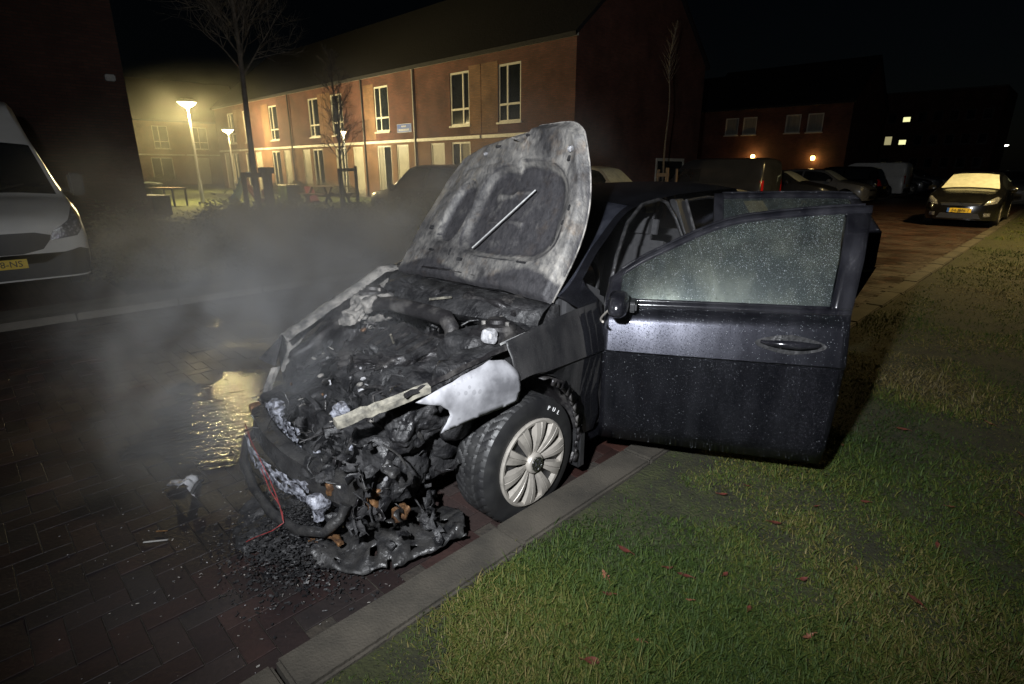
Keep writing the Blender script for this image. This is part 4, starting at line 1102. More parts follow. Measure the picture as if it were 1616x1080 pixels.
def van_feats(ws='car_glass', plate=True, tall=False):
    def f(p):
        L_, W, H, sc_, r0 = p['L'], p['W'], p['H'], p['scuttle'], p['roof0']; zb, wr, zt = p['zb'], p['wr'], p['zt']
        out = []
        pts = [(wr(x)*.94, x) for x in np.linspace(sc_ + .04, r0 - (.0 if not tall else .02), 8)]
        out.append(('windscreen', 'T', pts + [(-a, b) for a, b in pts[::-1]], ws, dict(seg=.05)))
        for sd in ('L', 'R'):
            q = np.linspace(sc_ + .32, sc_ + 1.25, 6)
            out.append(('side_window', sd, [(x, zb(x) + .04) for x in q] + [(x, max(zb(x) + .06, min(zt(x) - .16, H - .35))) for x in q[::-1]], 'car_glass'))
            for x in (sc_ + .15, sc_ + 1.3, L_ - 1.2): out.append(('door_seam', sd, seam((x, .3), (x, H - .25 if x > sc_ + 1 else zb(x))), 'black_plastic', dict(off=.003)))
            out.append(('rub_strip', sd, [(p['wheels'][0] + .45, .48), (p['wheels'][1] - .45, .48), (p['wheels'][1] - .45, .58), (p['wheels'][0] + .45, .58)], 'black_plastic', dict(off=.01)))
        tl = [(W*.78, .70), (W*.93, .70), (W*.92, 1.15), (W*.80, 1.15)]
        out.append(('tail_light', 'B', tl, 'tail_red', dict(off=.014))); out.append(('tail_light', 'B', mir(tl), 'tail_red', dict(off=.014)))
        out.append(('rear_bumper', 'B', [(-W*.88, .26), (W*.88, .26), (W*.88, .48), (-W*.88, .48)], 'black_plastic', dict(off=.03)))
        out.append(('door_seam', 'B', seam((0, .5), (0, H - .2), .012), 'black_plastic', dict(off=.004)))
        out.append(('number_plate', 'B', [(-.26, .56), (.26, .56), (.26, .67), (-.26, .67)], 'plate_yellow', dict(off=.014)))
        return out
    return f
DV = van(4.4, .92, 1.86, 1.0, 1.6)
t, b = make_car('parked_van', (-11.75, 19.6, .035), R(-90), 'dark grey compact van with its red tail light towards the road', 'van', DV, 'paint_dark', van_feats(), 'vans parked along the road')
t, b = make_car('parked_van', (-11.3, 37.6, .035), R(-90), 'small white van parked tail-out past the black estate car', 'van', van(4.4, .92, 1.84, 1.0, 1.6), 'paint_white', van_feats(), 'vans parked along the road')

# --- the tall white van, nose to the road
WV = dict(L=5.4, W=1.0, wheels=[1.0, 4.2], arch=.40, axle=.34, r=.34, zs=.24, crown=.05,
    w=C((0, .78), (.05, .90), (.16, .97), (.4, .995), (1.2, 1.0), (5.2, 1.0), (5.4, .95)),
    zb=C((0, .86), (.04, .90), (.25, .98), (.8, 1.12), (1.2, 1.18), (5.3, 1.2), (5.4, 1.1)),
    zt=C((0, .90), (.04, .96), (.25, 1.06), (.55, 1.16), (.80, 1.22), (1.42, 1.88), (1.55, 2.0), (1.95, 2.38), (2.4, 2.46), (5.2, 2.46), (5.4, 2.3)),
    wr=C((0, .62), (.25, .84), (.8, .90), (1.42, .78), (1.95, .70), (2.4, .74), (5.4, .74)), scuttle=.80, roof0=1.42, rear=5.4, H=2.46, s=1.0)
def wv_feats(p):
    out = [f for f in van_feats(tall=True)(p) if f[0] != 'number_plate']
    hl = [(.58, .70), (.86, .735), (.965, .86), (.955, .92), (.90, 1.06), (.80, .92), (.62, .80)]
    out += [('headlight', 'F', hl, 'lamp_lens', dict(off=.014)), ('headlight', 'F', mir(hl), 'lamp_lens', dict(off=.014))]
    am = [(.915, .93), (.94, .92), (.925, 1.05), (.90, 1.06)]
    out += [('indicator', 'F', am, 'amber', dict(off=.019)), ('indicator', 'F', mir(am), 'amber', dict(off=.019))]
    out.append(('grille', 'F', [(-.60, .76), (-.58, .70), (-.50, .60), (-.3, .555), (.3, .555), (.50, .60), (.58, .70), (.60, .76), (.45, .80), (-.45, .80)], 'black_plastic', dict(off=.008)))
    out.append(('lower_bumper', 'F', [(-.93, .26), (.93, .26), (.96, .55), (.86, .59), (.70, .55), (.50, .44), (-.50, .44), (-.70, .55), (-.86, .59), (-.96, .55)], 'black_plastic', dict(off=.012)))
    return out
t, b = make_car('delivery_van', (-8.75, .28, .045), R(90), 'tall white delivery van parked nose to the road beside the dark house', 'van', WV, 'paint_white', wv_feats)
p0 = patch(b, [(-.20, .395), (.32, .395), (.32, .505), (-.20, .505)], 'F', 'plate_yellow', 'number_plate', t, off=.032)
mb = MB()
fy = -.040
text_mesh('8-NS', .10, 'plate_lettering', 'ink', p0, Matrix.Translation((.275, fy, .449)) @ Matrix.Rotation(math.pi/2, 4, 'X'), align='RIGHT')
for s in (-1, 1):
    m_ = MB().box((s*1.13, 1.22, 1.32), (.17, .12, .30)).build('mirror', 'black_plastic', t, bevel=.03); MB().tube([(s*.96, 1.2, 1.25), (s*1.1, 1.22, 1.25)], .025, 6).build('arm', 'black_plastic', m_)
for s in (-1, 1): MB().tube([(s*.1, .83, 1.245), (s*.55, .92, 1.335)], .012, 5).build('wiper', 'black_plastic', t)

# ================================================================== the burnt car (lat = +X, lon = +Y from the front axle)
CX0, CY0 = -2.45, 1.70
car = empty('burnt_car', (CX0, CY0, 0), 0, 'dark blue hatchback with burnt-out front, raised bonnet and open doors by the kerb', 'car')
gw = C((-.9, .80), (-.5, .86), (0, .885), (.4, .89), (1.0, .897), (2.4, .897), (3.0, .875), (3.28, .81), (3.42, .66))
gzb = C((-.9, .74), (-.5, .80), (0, .88), (.35, .925), (.62, .94), (1.68, .965), (2.6, 1.0), (3.0, 1.02), (3.3, .98), (3.42, .86))
gzt = C((-.9, .78), (-.5, .84), (.1, .95), (.38, 1.0), (.75, 1.22), (1.18, 1.405), (1.75, 1.465), (2.4, 1.475), (3.0, 1.43), (3.12, 1.37), (3.3, 1.10), (3.42, .90))
gwr = C((-.9, .6), (.1, .72), (.38, .75), (.75, .68), (1.18, .605), (1.8, .605), (2.4, .585), (3.0, .545), (3.3, .64), (3.42, .56))
CR = .045; ZS = .235; WHL = (0.0, 2.63); ARCH = .365; AX = .31
def gsec(x, zs_min=ZS):
    w_, zb, zt = gw(x), gzb(x), gzt(x); wr = min(gwr(x), w_ - .06); zr = max(zt - CR, zb + .006); zt = max(zt, zr + .004); g_ = zr - zb
    zs = zs_min
    for wx in WHL:
        q = ARCH**2 - (x - wx)**2
        if q > 0: zs = max(zs, AX + math.sqrt(q))
    zc = max(.70 + .02*(x - .6)/2, zs + .03); zc = min(zc, zb - .07)
    zl = max(.45, zs + .02); zl = min(zl, zc - .008)
    H = [(w_ - .05, zs), (w_ - .022, min(zs + .10, (zs + zl)/2 + .002) if zs + .10 < zl else (zs + zl)/2), (w_ - .034, zl), (w_ - .006, zc - .012), (w_ + .008, zc), (w_ - .026, (zc + zb)/2 + .02), (w_ - .052, zb - .028),
         (w_ - .058, zb), (w_ - .062, zb + min(.014, .2*g_)), None, (wr + .024, zr - min(.034, .3*g_)), (wr + .004, zr), (wr*.94, zr + (zt - zr)*.25), (wr*.5, zr + (zt - zr)*.82), (0, zt)]
    a, b = H[8], H[10]
    H[9] = ((a[0] + b[0])/2 + .022*min(1, g_/.3), (a[1] + b[1])/2)
    return H
NJ = 15
FD = (.54, 1.645); RD = (1.70, 2.62)
lons = sorted(set([round(x, 4) for x in list(np.linspace(.38, 3.42, 62)) + list(np.linspace(2.63 - ARCH - .01, 2.63 + ARCH + .01, 17)) + [FD[0], FD[1], RD[0], RD[1], 1.18, 1.16, 1.60, .72, 2.5, 3.12, 3.36]]))
rows = [[(a, x, b) for a, b in gsec(x)] for x in lons]
rowsR = [[(-a, x, b) for a, x, b in r_] for r_ in rows]
def inr(i, lo, hi): return lo - 1e-4 <= lons[i] and lons[i+1] <= hi + 1e-4
def is_glass(i, j, a, b): return 8 <= j <= 9 and inr(i, a, b)
body = MB(); ws = MB(); rwin = MB(); tail = MB()
glassR = [MB(), MB(), MB()]
for side, rw in ((1, rows), (-1, rowsR)):
    def skip_body(i, j):
        if side == 1 and j <= 10 and (inr(i, *FD) or inr(i, *RD) or inr(i, FD[1], RD[0])): return True
        if j >= 12 and inr(i, .38, 1.16): return True
        if j >= 12 and inr(i, 3.12, 3.36): return True
        if side == -1 and 8 <= j <= 9 and (inr(i, .62, 1.60) or inr(i, 1.72, 2.5)): return True
        return False
    body.grid(rw, skip_body)
    ws.grid(rw, lambda i, j: not (j >= 12 and inr(i, .38, 1.16)))
    rwin.grid(rw, lambda i, j: not (j >= 12 and inr(i, 3.12, 3.36)))
glassR[0].grid(rowsR, lambda i, j: not (8 <= j <= 9 and inr(i, .62, 1.60))); glassR[1].grid(rowsR, lambda i, j: not (8 <= j <= 9 and inr(i, 1.72, 2.5)))
n0 = len(rows)
capL = [rows[-1][j] for j in range(NJ)]; capR = [rowsR[-1][j] for j in range(NJ)]
body.add(capL + capR[::-1], [tuple(range(2*NJ))])
body.build('body', 'wet_paint', car, smooth=28, clean=True)
ws.build('windscreen', 'dark_window', car, smooth=40, clean=True)
rwin.build('rear_window', 'dark_window', car, smooth=40, clean=True)
for g_ in glassR[:2]: g_.build('side_window', 'dark_window', car, smooth=40, clean=True)
BV = {'bvh': BVHTree.FromPolygons([Vector(v) for v in body.v], body.f)}
tl = [(.52, .80), (.83, .80), (.80, .98), (.56, .98)]
for q in (tl, mir(tl)): patch(BV, q, 'B', 'tail_red', 'tail_light', car, off=.012)
patch(BV, [(-.26, .62), (.26, .62), (.26, .73), (-.26, .73)], 'B', 'plate_yellow', 'number_plate', car, off=.012)
# underbody, sills, pillars, interior
MB().span((-.80, .42, .17), (.80, 3.2, .235)).build('floor_pan', 'char', car)
for s in (-1, 1):
    MB().prism([(.84, .17), (.80, .235), (.78, .30), (.70, .30), (.70, .17)], lambda a, b: (s*a, .36, b), lambda a, b: (s*a, 2.30, b)).build('sill', 'wet_paint', car, bevel=.006)
mb = MB(); mb.prism([(.80, .25), (.83, .60), (.80, .95), (.60, 1.385), (.55, 1.385), (.74, .95), (.74, .25)], lambda a, b: (a, 1.60 + .05*(b - .25), b), lambda a, b: (a, 1.72 + .05*(b - .25), b))
mb.build('centre_pillar', 'black_plastic', car, bevel=.008)
mb = MB(); mb.prism([(.84, .25), (.86, .60), (.82, .93), (.74, .93), (.74, .25)], lambda a, b: (a, .48, b), lambda a, b: (a, .60, b)); mb.build('hinge_pillar', 'wet_paint_burnt', car, bevel=.008)
# door seal running round the front opening
seal = [(.815, .66, .30), (.825, .645, .60), (.80, .66, .90), (.755, .80, 1.13), (.69, .98, 1.285), (.625, 1.22, 1.372), (.605, 1.45, 1.395), (.612, 1.53, 1.37), (.66, 1.565, 1.28), (.745, 1.58, 1.10), (.79, 1.58, .92), (.81, 1.57, .5), (.80, 1.56, .30)]
MB().tube(seal, .011, 6).build('door_seal', 'char', car, smooth=60)
seal2 = [(.80, 1.76, .95), (.70, 1.76, 1.18), (.615, 1.77, 1.375), (.60, 2.1, 1.385), (.60, 2.4, 1.36), (.68, 2.55, 1.2), (.79, 2.6, 1.0)]
MB().tube(seal2, .011, 6).build('door_seal', 'char', car, smooth=60)
dash = MB(); dash.prism([(.40, .55), (.40, .97), (.62, 1.0), (.78, .93), (.80, .75), (.62, .55)], lambda a, b: (-.72, a, b), lambda a, b: (.72, a, b)); dash.build('dashboard', 'seat_cloth', car, bevel=.03)
def torus_pts(c, r_, tilt, n=24):
    M = Matrix.Rotation(tilt, 3, 'X'); return [Vector(c) + M @ Vector((math.cos(2*math.pi*k/n)*r_, math.sin(2*math.pi*k/n)*r_, 0)) for k in range(n + 1)]
sw_ = MB().tube(torus_pts((.36, .92, .90), .18, R(65)), .016, 8).build('steering_wheel', 'black_plastic', car, smooth=60)
MB().tube([(.36, .90, .905), (.36, .72, .84)], .05, 8).build('column', 'black_plastic', sw_)
for lat in (-.36, .36):
    s_ = MB().box((lat, 1.25, .50), (.50, .50, .16)).build('front_seat', 'seat_cloth', car, bevel=.05)
    MB().box((lat, 1.58, .82), (.48, .14, .60), rot=Matrix.Rotation(R(-14), 3, 'X')).build('backrest', 'seat_cloth', s_, bevel=.05)
    MB().box((lat, 1.66, 1.20), (.25, .10, .18), rot=Matrix.Rotation(R(-10), 3, 'X')).build('headrest', 'seat_cloth', s_, bevel=.04)
s_ = MB().box((0, 2.25, .48), (1.25, .48, .18)).build('rear_bench', 'seat_cloth', car, bevel=.05); MB().box((0, 2.55, .80), (1.25, .14, .60), rot=Matrix.Rotation(R(-16), 3, 'X')).build('backrest', 'seat_cloth', s_, bevel=.05)

# doors swung open
def swing(p, hl, hx, a):
    dl, dx = p[0] - hl, p[1] - hx
    return (hl + dl*math.cos(a) + dx*math.sin(a), hx - dl*math.sin(a) + dx*math.cos(a), p[2])
def door(nm, x0, x1, a, glass, front):
    hl = .875
    xs = sorted(set(list(np.linspace(x0, x1, 40)) + ([x0 + .07, x1 - .085] if front else [x0 + .06, x1 - .07]))); xs = [float(x) for x in xs]
    gr = [[(q[0], x, q[1]) for q in gsec(x, .185)] for x in xs]
    # lower front corner of the door and the wheel-arch cut come from the body section
    T = lambda p: swing(p, hl, x0, a)
    ga, gb = (x0 + .07, x1 - .085) if front else (x0 + .06, x1 - .07)
    if front:
        # shut line of the trailing edge leans: move upper rows rearward a little, lower edge forward
        for r_ in gr:
            for k, p in enumerate(r_):
                f = (p[1] - x0)/(x1 - x0); dz = p[2] - .70
                r_[k] = (p[0], p[1] + f*f*f*.16*max(0, p[2] - .95) - (f**3)*.02*max(0, (.45 - p[2])/.25), p[2])
    if not front:
        sh = C((.2, -.20), (.60, -.17), (.78, -.10), (.95, .0), (1.16, .07), (1.28, .05), (1.43, -.07))
        for r_ in gr:
            for k, p in enumerate(r_):
                f = (p[1] - x0)/(x1 - x0); r_[k] = (p[0], p[1] + f**3*sh(p[2]), p[2])
    def inside(i): return xs[i] >= ga - 1e-6 and xs[i+1] <= gb + 1e-6
    lower = MB(); upper = MB(); pil = MB(); gl = MB(); inner = MB(); belt = MB()
    G = [[T(p) for p in r_] for r_ in gr]
    lower.grid(G, lambda i, j: j > 5)
    belt.grid(G, lambda i, j: j != 6)
    pan = lower.build(nm, 'wet_paint', car, smooth=24, solid=.03, clean=True)
    belt.build('belt_trim', 'wet_gloss_trim', pan, smooth=30, solid=.03, clean=True)
    upper.grid(G, lambda i, j: not ((j == 10) or (j in (7, 8, 9) and not inside(i) and xs[i+1] <= ga + 1e-6) or (j == 7 and inside(i))))
    upper.build('window_frame', 'wet_gloss_trim', pan, smooth=30, solid=.035, clean=True)
    pil.grid(G, lambda i, j: not (j in (7, 8, 9) and xs[i] >= gb - 1e-6))
    pil.build('pillar_trim', 'wet_gloss_trim', pan, smooth=30, solid=.035, clean=True)
    gl.grid([[(p[0] - .010, p[1], p[2]) for p in r_] for r_ in G], lambda i, j: not (j in (8, 9) and inside(i)))
    glo = gl.build('window', glass, pan, smooth=50, clean=True)
    # inner lining
    I = [[T((p[0] - .085, p[1], p[2])) for p in r_[:8]] for r_ in gr]
    inner.grid(I); lin = inner.build('lining', 'seat_cloth', pan, smooth=40, clean=True)
    edge = MB()
    for i0 in (0, -1):
        A = [T(p) for p in gr[i0][:8]]; B = [T((p[0] - .085, p[1], p[2])) for p in gr[i0][:8]]
        edge.grid([A, B])
    edge.grid([[G[i][0] for i in range(len(G))], [I[i][0] for i in range(len(I))]])
    edge.build('door_edge', 'wet_paint', pan, clean=True)
    # chrome line along the top of the frame, and the handle
    MB().tube([Vector(T((p[11][0] + .004, p[11][1], p[11][2] + .004))) for p in gr[2:-1]], .006, 6).build('frame_lip', 'wet_gloss_trim', pan, smooth=60)
    hx = x1 - (.24 if front else .22) ; hz = .80
    wh = gw(hx) - .0147
    cup = []
    for k in range(16):
        t_ = 2*math.pi*k/16; cup.append((hx + .155*math.cos(t_), hz - .004 + .046*math.sin(t_)*(1 - .3*abs(math.cos(t_)))))
    mbh = MB(); mbh.add([T((wh + .005, hx, hz - .004))] + [T((wh + .005 - .227*(c_[1] - hz), c_[0], c_[1])) for c_ in cup], [(0, 1 + k, 1 + (k+1) % 16) for k in range(16)])
    cupo = mbh.build('handle_cup', 'char', pan)
    pts = [T((wh + .004 + .040*math.sin(math.pi*u)**.6, hx - .125 + .25*u, hz + .002 + .004*math.sin(math.pi*u))) for u in np.linspace(0, 1, 11)]
    MB().tube(pts, [.009 + .011*math.sin(math.pi*u) for u in np.linspace(0, 1, 11)], 8).build('handle', 'wet_gloss_trim', pan, smooth=60)
    drops_on(pan, 3200 if front else 700, 31, pan); drops_on(glo, 3600 if front else 500, 32, glo)
    if front:
        c0 = Vector((.93, x0 + .075, .955))
        bm = bmesh.new(); bmesh.ops.create_icosphere(bm, subdivisions=3, radius=1.0)
        for v in bm.verts:
            p = v.co; q = Vector([math.copysign(abs(c_)**.62, c_) for c_ in p])
            v.co = T((c0.x + .050 + q.x*.100*(1 - .12*q.z), c0.y + q.y*.050*(1 - .3*(q.x > 0)*q.x), c0.z + .0 + q.z*.058*(1 - .22*q.x)))
        mm_ = bpy.data.meshes.new('mirror'); bm.to_mesh(mm_); bm.free()
        mo = finish(mm_, 'mirror', 'wet_gloss_trim', pan, 60)
        lip = [T((c0.x - .05 + .22*u, c0.y - .055 - .02*math.sin(math.pi*u), c0.z - .055 - .012*math.sin(math.pi*u))) for u in np.linspace(0, 1, 9)]
        MB().tube(lip, .006, 6).build('mirror_trim', 'silver_cover', mo, smooth=60)
        MB().box(T((.88, x0 + .13, .935)), (.12, .06, .05), rz=-a).build('mirror_arm', 'black_plastic', mo, bevel=.01)
    return pan
def drops_on(o, n, seed, parent):
    rr = random.Random(seed); me = o.data; mb = MB()
    ps = [p for p in me.polygons]; ar = np.cumsum([p.area for p in ps])
    for k in range(n):
        p = ps[min(len(ps) - 1, int(np.searchsorted(ar, rr.uniform(0, ar[-1]))))]
        vs = [me.vertices[i].co for i in p.vertices]
        a, b = rr.random(), rr.random()
        if len(vs) == 4: c = vs[0].lerp(vs[1], a).lerp(vs[3].lerp(vs[2], a), b)
        else: c = vs[0].lerp(vs[1], a).lerp(vs[2], b)
        nn = p.normal.copy()
        if nn.y > 0: nn = -nn
        if rr.random() > .25 + .75*sstep(.45, .95, c.z): continue
        s_ = rr.choice((.0005, .0006, .0007, .0010, .0013)) * rr.uniform(.8, 1.3); t1 = nn.orthogonal().normalized(); t2 = nn.cross(t1)
        mb.add([c + nn*s_*.75] + [c + (t1*math.cos(q) + t2*math.sin(q))*s_ for q in (0, 1.26, 2.51, 3.77, 5.03)], [(0, 1 + q, 1 + (q + 1) % 5) for q in range(5)])
    d = mb.build('water_drops', 'drop', parent, smooth=180); d['kind'] = 'stuff'
    return d
mat('drop', (0.22, 0.24, 0.26), 0.15, 0.0, col2=(0.3, 0.32, 0.35), scale=40, spec=1.0)
door('front_door', FD[0], FD[1], R(61), 'wet_window', True)
door('rear_door', RD[0], RD[1], R(57), 'wet_window', False)

# ---------------------------------------------------------------- fenders
def jag(x, s=1.0): return .012*s*(noise.noise((x*19, .2, 1)) + .6*noise.noise((x*47, 2.2, 1)))
xs = [float(x) for x in np.linspace(-.10, .53, 48)]
F_ = [[(q[0] - (.02 if k < 1 else 0), x, q[1]) for k, q in enumerate(gsec(x)[:8])] for x in xs]
fen = MB().grid(F_).build('fender', 'wet_paint_burnt', car, smooth=30, solid=.004, clean=True)
fen['label'] = 'scorched black left front fender'
# pale burnt-bare front piece of the left fender
poly = [(-.085,.60),(-.075,.66),(-.09,.74),(-.14,.80),(-.22,.815),(-.30,.80),(-.40,.785),(-.50,.765),(-.60,.742),(-.56,.725),(-.50,.705),(-.465,.675),(-.455,.65),(-.468,.62),(-.495,.578),(-.40,.585),(-.30,.592),(-.18,.594)]
bm = bmesh.new(); bm.faces.new([bm.verts.new((a, b, 0)) for a, b in poly]); bmesh.ops.triangulate(bm, faces=bm.faces)
for _ in range(5):
    es = [e for e in bm.edges if e.calc_length() > .03]
    if es: bmesh.ops.subdivide_edges(bm, edges=es, cuts=1); bmesh.ops.triangulate(bm, faces=bm.faces)
for v in bm.verts:
    x, z = v.co.x, v.co.y
    if v.is_boundary: x += .003*noise.noise((x*60, z*60, 0)); z += .003*noise.noise((x*60, z*60, 7))
    lat = gw(x) - .004 - .35*max(0, z - .72)**1.3*2 + .014*math.sin((z - .58)*12) - .03*max(0, -.42 - x)
    v.co = (lat, x, z)
me = bpy.data.meshes.new('fender_panel'); bm.to_mesh(me); bm.free()
def fender_mat():
    m = bpy.data.materials.new('bubbled_paint'); m.use_nodes = True; t = m.node_tree; N = t.nodes; L = t.links; b = N['Principled BSDF']
    tc = N.new('ShaderNodeTexCoord'); b.inputs['Roughness'].default_value = .6; b.inputs['Metallic'].default_value = .15
    v = N.new('ShaderNodeTexVoronoi'); v.inputs['Scale'].default_value = 34; L.new(tc.outputs['Object'], v.inputs['Vector'])
    sp = N.new('ShaderNodeSeparateColor'); L.new(v.outputs['Color'], sp.inputs[0])
    thr = N.new('ShaderNodeMath'); thr.operation = 'MULTIPLY'; thr.inputs[1].default_value = .42; L.new(sp.outputs[0], thr.inputs[0])
    cmp_ = N.new('ShaderNodeMath'); cmp_.operation = 'LESS_THAN'; L.new(v.outputs['Distance'], cmp_.inputs[0]); L.new(thr.outputs[0], cmp_.inputs[1])
    n = N.new('ShaderNodeTexNoise'); n.inputs['Scale'].default_value = 7; n.inputs['Detail'].default_value = 7; L.new(tc.outputs['Object'], n.inputs['Vector'])
    cr = N.new('ShaderNodeValToRGB'); cr.color_ramp.elements[0].position = .36; cr.color_ramp.elements[0].color = (.12, .12, .13, 1); cr.color_ramp.elements[1].position = .62; cr.color_ramp.elements[1].color = (.33, .33, .35, 1)
    L.new(n.outputs['Fac'], cr.inputs[0])
    g_ = N.new('ShaderNodeMapRange'); g_.inputs[1].default_value = .52; g_.inputs[2].default_value = .60; L.new(n.outputs['Fac'], g_.inputs[0])
    mu = N.new('ShaderNodeMath'); mu.operation = 'MULTIPLY'; L.new(cmp_.outputs[0], mu.inputs[0]); L.new(g_.outputs[0], mu.inputs[1])
    m2 = N.new('ShaderNodeMath'); m2.operation = 'MULTIPLY'; m2.inputs[1].default_value = .45; L.new(mu.outputs[0], m2.inputs[0])
    mx = N.new('ShaderNodeMix'); mx.data_type = 'RGBA'; mx.inputs[7].default_value = (.16, .16, .17, 1); L.new(m2.outputs[0], mx.inputs[0]); L.new(cr.outputs[0], mx.inputs[6])
    L.new(mx.outputs[2], b.inputs['Base Color']); MATS['bubbled_paint'] = m
fender_mat()
o = finish(me, 'fender_panel', 'bubbled_paint', car, 50, 0, .003, -1); o['label'] = 'pale blistered front piece of the left fender'
# burnt lip of the fender's upper edge and rail to the lamp mount
mb = MB(); pts = [(.80 - .02*u, -.06 - .54*u, .83 - .085*u + jag(u)) for u in np.linspace(0, 1, 20)]
mb.tube(pts, [.012 + .007*abs(noise.noise((u*30, 0, 0))) for u in np.linspace(0, 1, 20)], 6); mb.build('fender_lip', 'char_metal', car, smooth=50)
mb = MB(); mb.tube([(.785, .06, .86), (.79, -.10, .845)], .006, 6); mb.build('bright_edge', 'bare_steel', car)
mb = MB()
A, B = Vector((.655, -.83, .675)), Vector((.80, -.50, .765))
for k in range(14):
    u0, u1 = k/14, (k+1)/14
    a, b = A.lerp(B, u0), A.lerp(B, u1); wd = .015 - .004*u0
    a.z += jag(u0, .5); b.z += jag(u1, .5)
    mb.add([(a.x - wd, a.y, a.z + .012), (a.x + wd, a.y, a.z), (b.x + wd, b.y, b.z), (b.x - wd, b.y, b.z + .012), (a.x - wd, a.y, a.z - .012), (a.x + wd, a.y, a.z - .026), (b.x + wd, b.y, b.z - .026), (b.x - wd, b.y, b.z - .012)], [(0,1,2,3),(4,7,6,5),(0,4,5,1),(1,5,6,2),(2,6,7,3),(3,7,4,0)])
mb.build('lamp_rail', 'bare_strip', car)
# right fender, ash grey
xs = [float(x) for x in np.linspace(-.42, .50, 46)]
F_ = []
for x in xs:
    s_ = gsec(x); zlow = s_[0][1] if abs(x) > .05 else s_[0][1]
    top = .955 - .44*max(0, .32 - x) + jag(x, .8); zlow = min(zlow, top - .10)
    F_.append([(-gw(x) + .05, x, min(zlow, top - .12)), (-gw(x) + .012, x, (zlow + top)/2), (-gw(x) + .03, x, top - .05), (-gw(x) + .07, x, top - .008), (-gw(x) + .12, x, top), (-gw(x) + .17, x, top - .03)])
MB().grid(F_).build('fender', 'ash', car, smooth=40, solid=.004)
MB().add([(-.80, -.40, .62), (-.70, -.46, .58), (-.72, -.50, .46), (-.80, -.56, .50)], [(0,1,2,3)]).build('fender_tongue', 'char_metal', car, solid=.006)

# ---------------------------------------------------------------- bonnet, thrown back against the windscreen
hl0, hl1 = Vector((.68, .36, .925)), Vector((-.66, .37, .90))
fl0, fl1 = Vector((.60, .64, 1.80)), Vector((-.46, .93, 1.69))
def hood_pt(u, v):
    s = (u + 1)/2
    ve = v*(1 - .07*max(0, -u)**5 - .06*max(0, u)**10 - .03*sstep(.26, .20, u))*(1 + .03*(1 - u*u))
    notch = math.exp(-((u - .24)/.05)**2) if u < .24 else math.exp(-((u - .24)/.018)**2)
    ve -= .06*notch*sstep(.8, 1.0, v)
    h_ = hl1.lerp(hl0, s); f_ = fl1.lerp(fl0, s)
    p = h_.lerp(f_, ve)
    bul = math.sin(math.pi*min(1, v*.95))
    p.x += .075*u*abs(u)*bul + .02*u*v
    p.y += .10*bul*(.75 - .6*(1 - s)) - .05*(1 - u*u)*bul*.6
    p.z += .02*(1 - u*u) + .01*noise.noise((u*3, v*3, 4))
    return p
def hood_relief(u, v):
    """inner pressing: raised rim and ribs, sunken fields"""
    h = 0.048
    def well(uc, vc, ru, rv, pw=4):
        d = (abs((u - uc)/ru)**pw + abs((v - vc)/rv)**pw)**(1/pw); return 1 - sstep(.82, 1.06, d)
    wl = max(well(-.47, .46, .17, .22, 3), well(.30, .47, .56, .30, 4))
    rib = 0
    if -.02 < u < .42: rib = max(.5*(1 - sstep(.0, .03, abs(v - .58))), .4*(1 - sstep(0, .02, abs(v - .40))))
    tr = .35*(1 - sstep(.0, .02, abs(v - .80)))*(1 if abs(u) < .7 else 0) + .3*(1 - sstep(.0, .02, abs(v - .73)))*(1 if -.3 < u < .6 else 0)
    h *= (1 - wl*(1 - .45*rib)) * (1 - .5*tr)
    h += .004*noise.noise((u*9, v*9, 0)) + .002*noise.noise((u*30, v*30, 3))
    e = min(1 - abs(u), v + .02, 1.0 - v)
    if e < .05: h *= sstep(0, .05, e)
    return h
NU, NV = 110, 90
uu = np.linspace(-1, 1, NU); vv = np.linspace(0, 1, NV)
base = [[hood_pt(float(u), float(v)) for v in vv] for u in uu]
inner = []
for i in range(NU):
    row = []
    for j in range(NV):
        du = base[min(i+1, NU-1)][j] - base[max(i-1, 0)][j]; dv = base[i][min(j+1, NV-1)] - base[i][max(j-1, 0)]
        n_ = du.cross(dv)
        if n_.length < 1e-9: n_ = Vector((0, -1, .3))
        n_.normalize()
        if n_.y > 0: n_ = -n_
        row.append(base[i][j] + n_*(.006 + hood_relief(float(uu[i]), float(vv[j]))))
    inner.append(row)
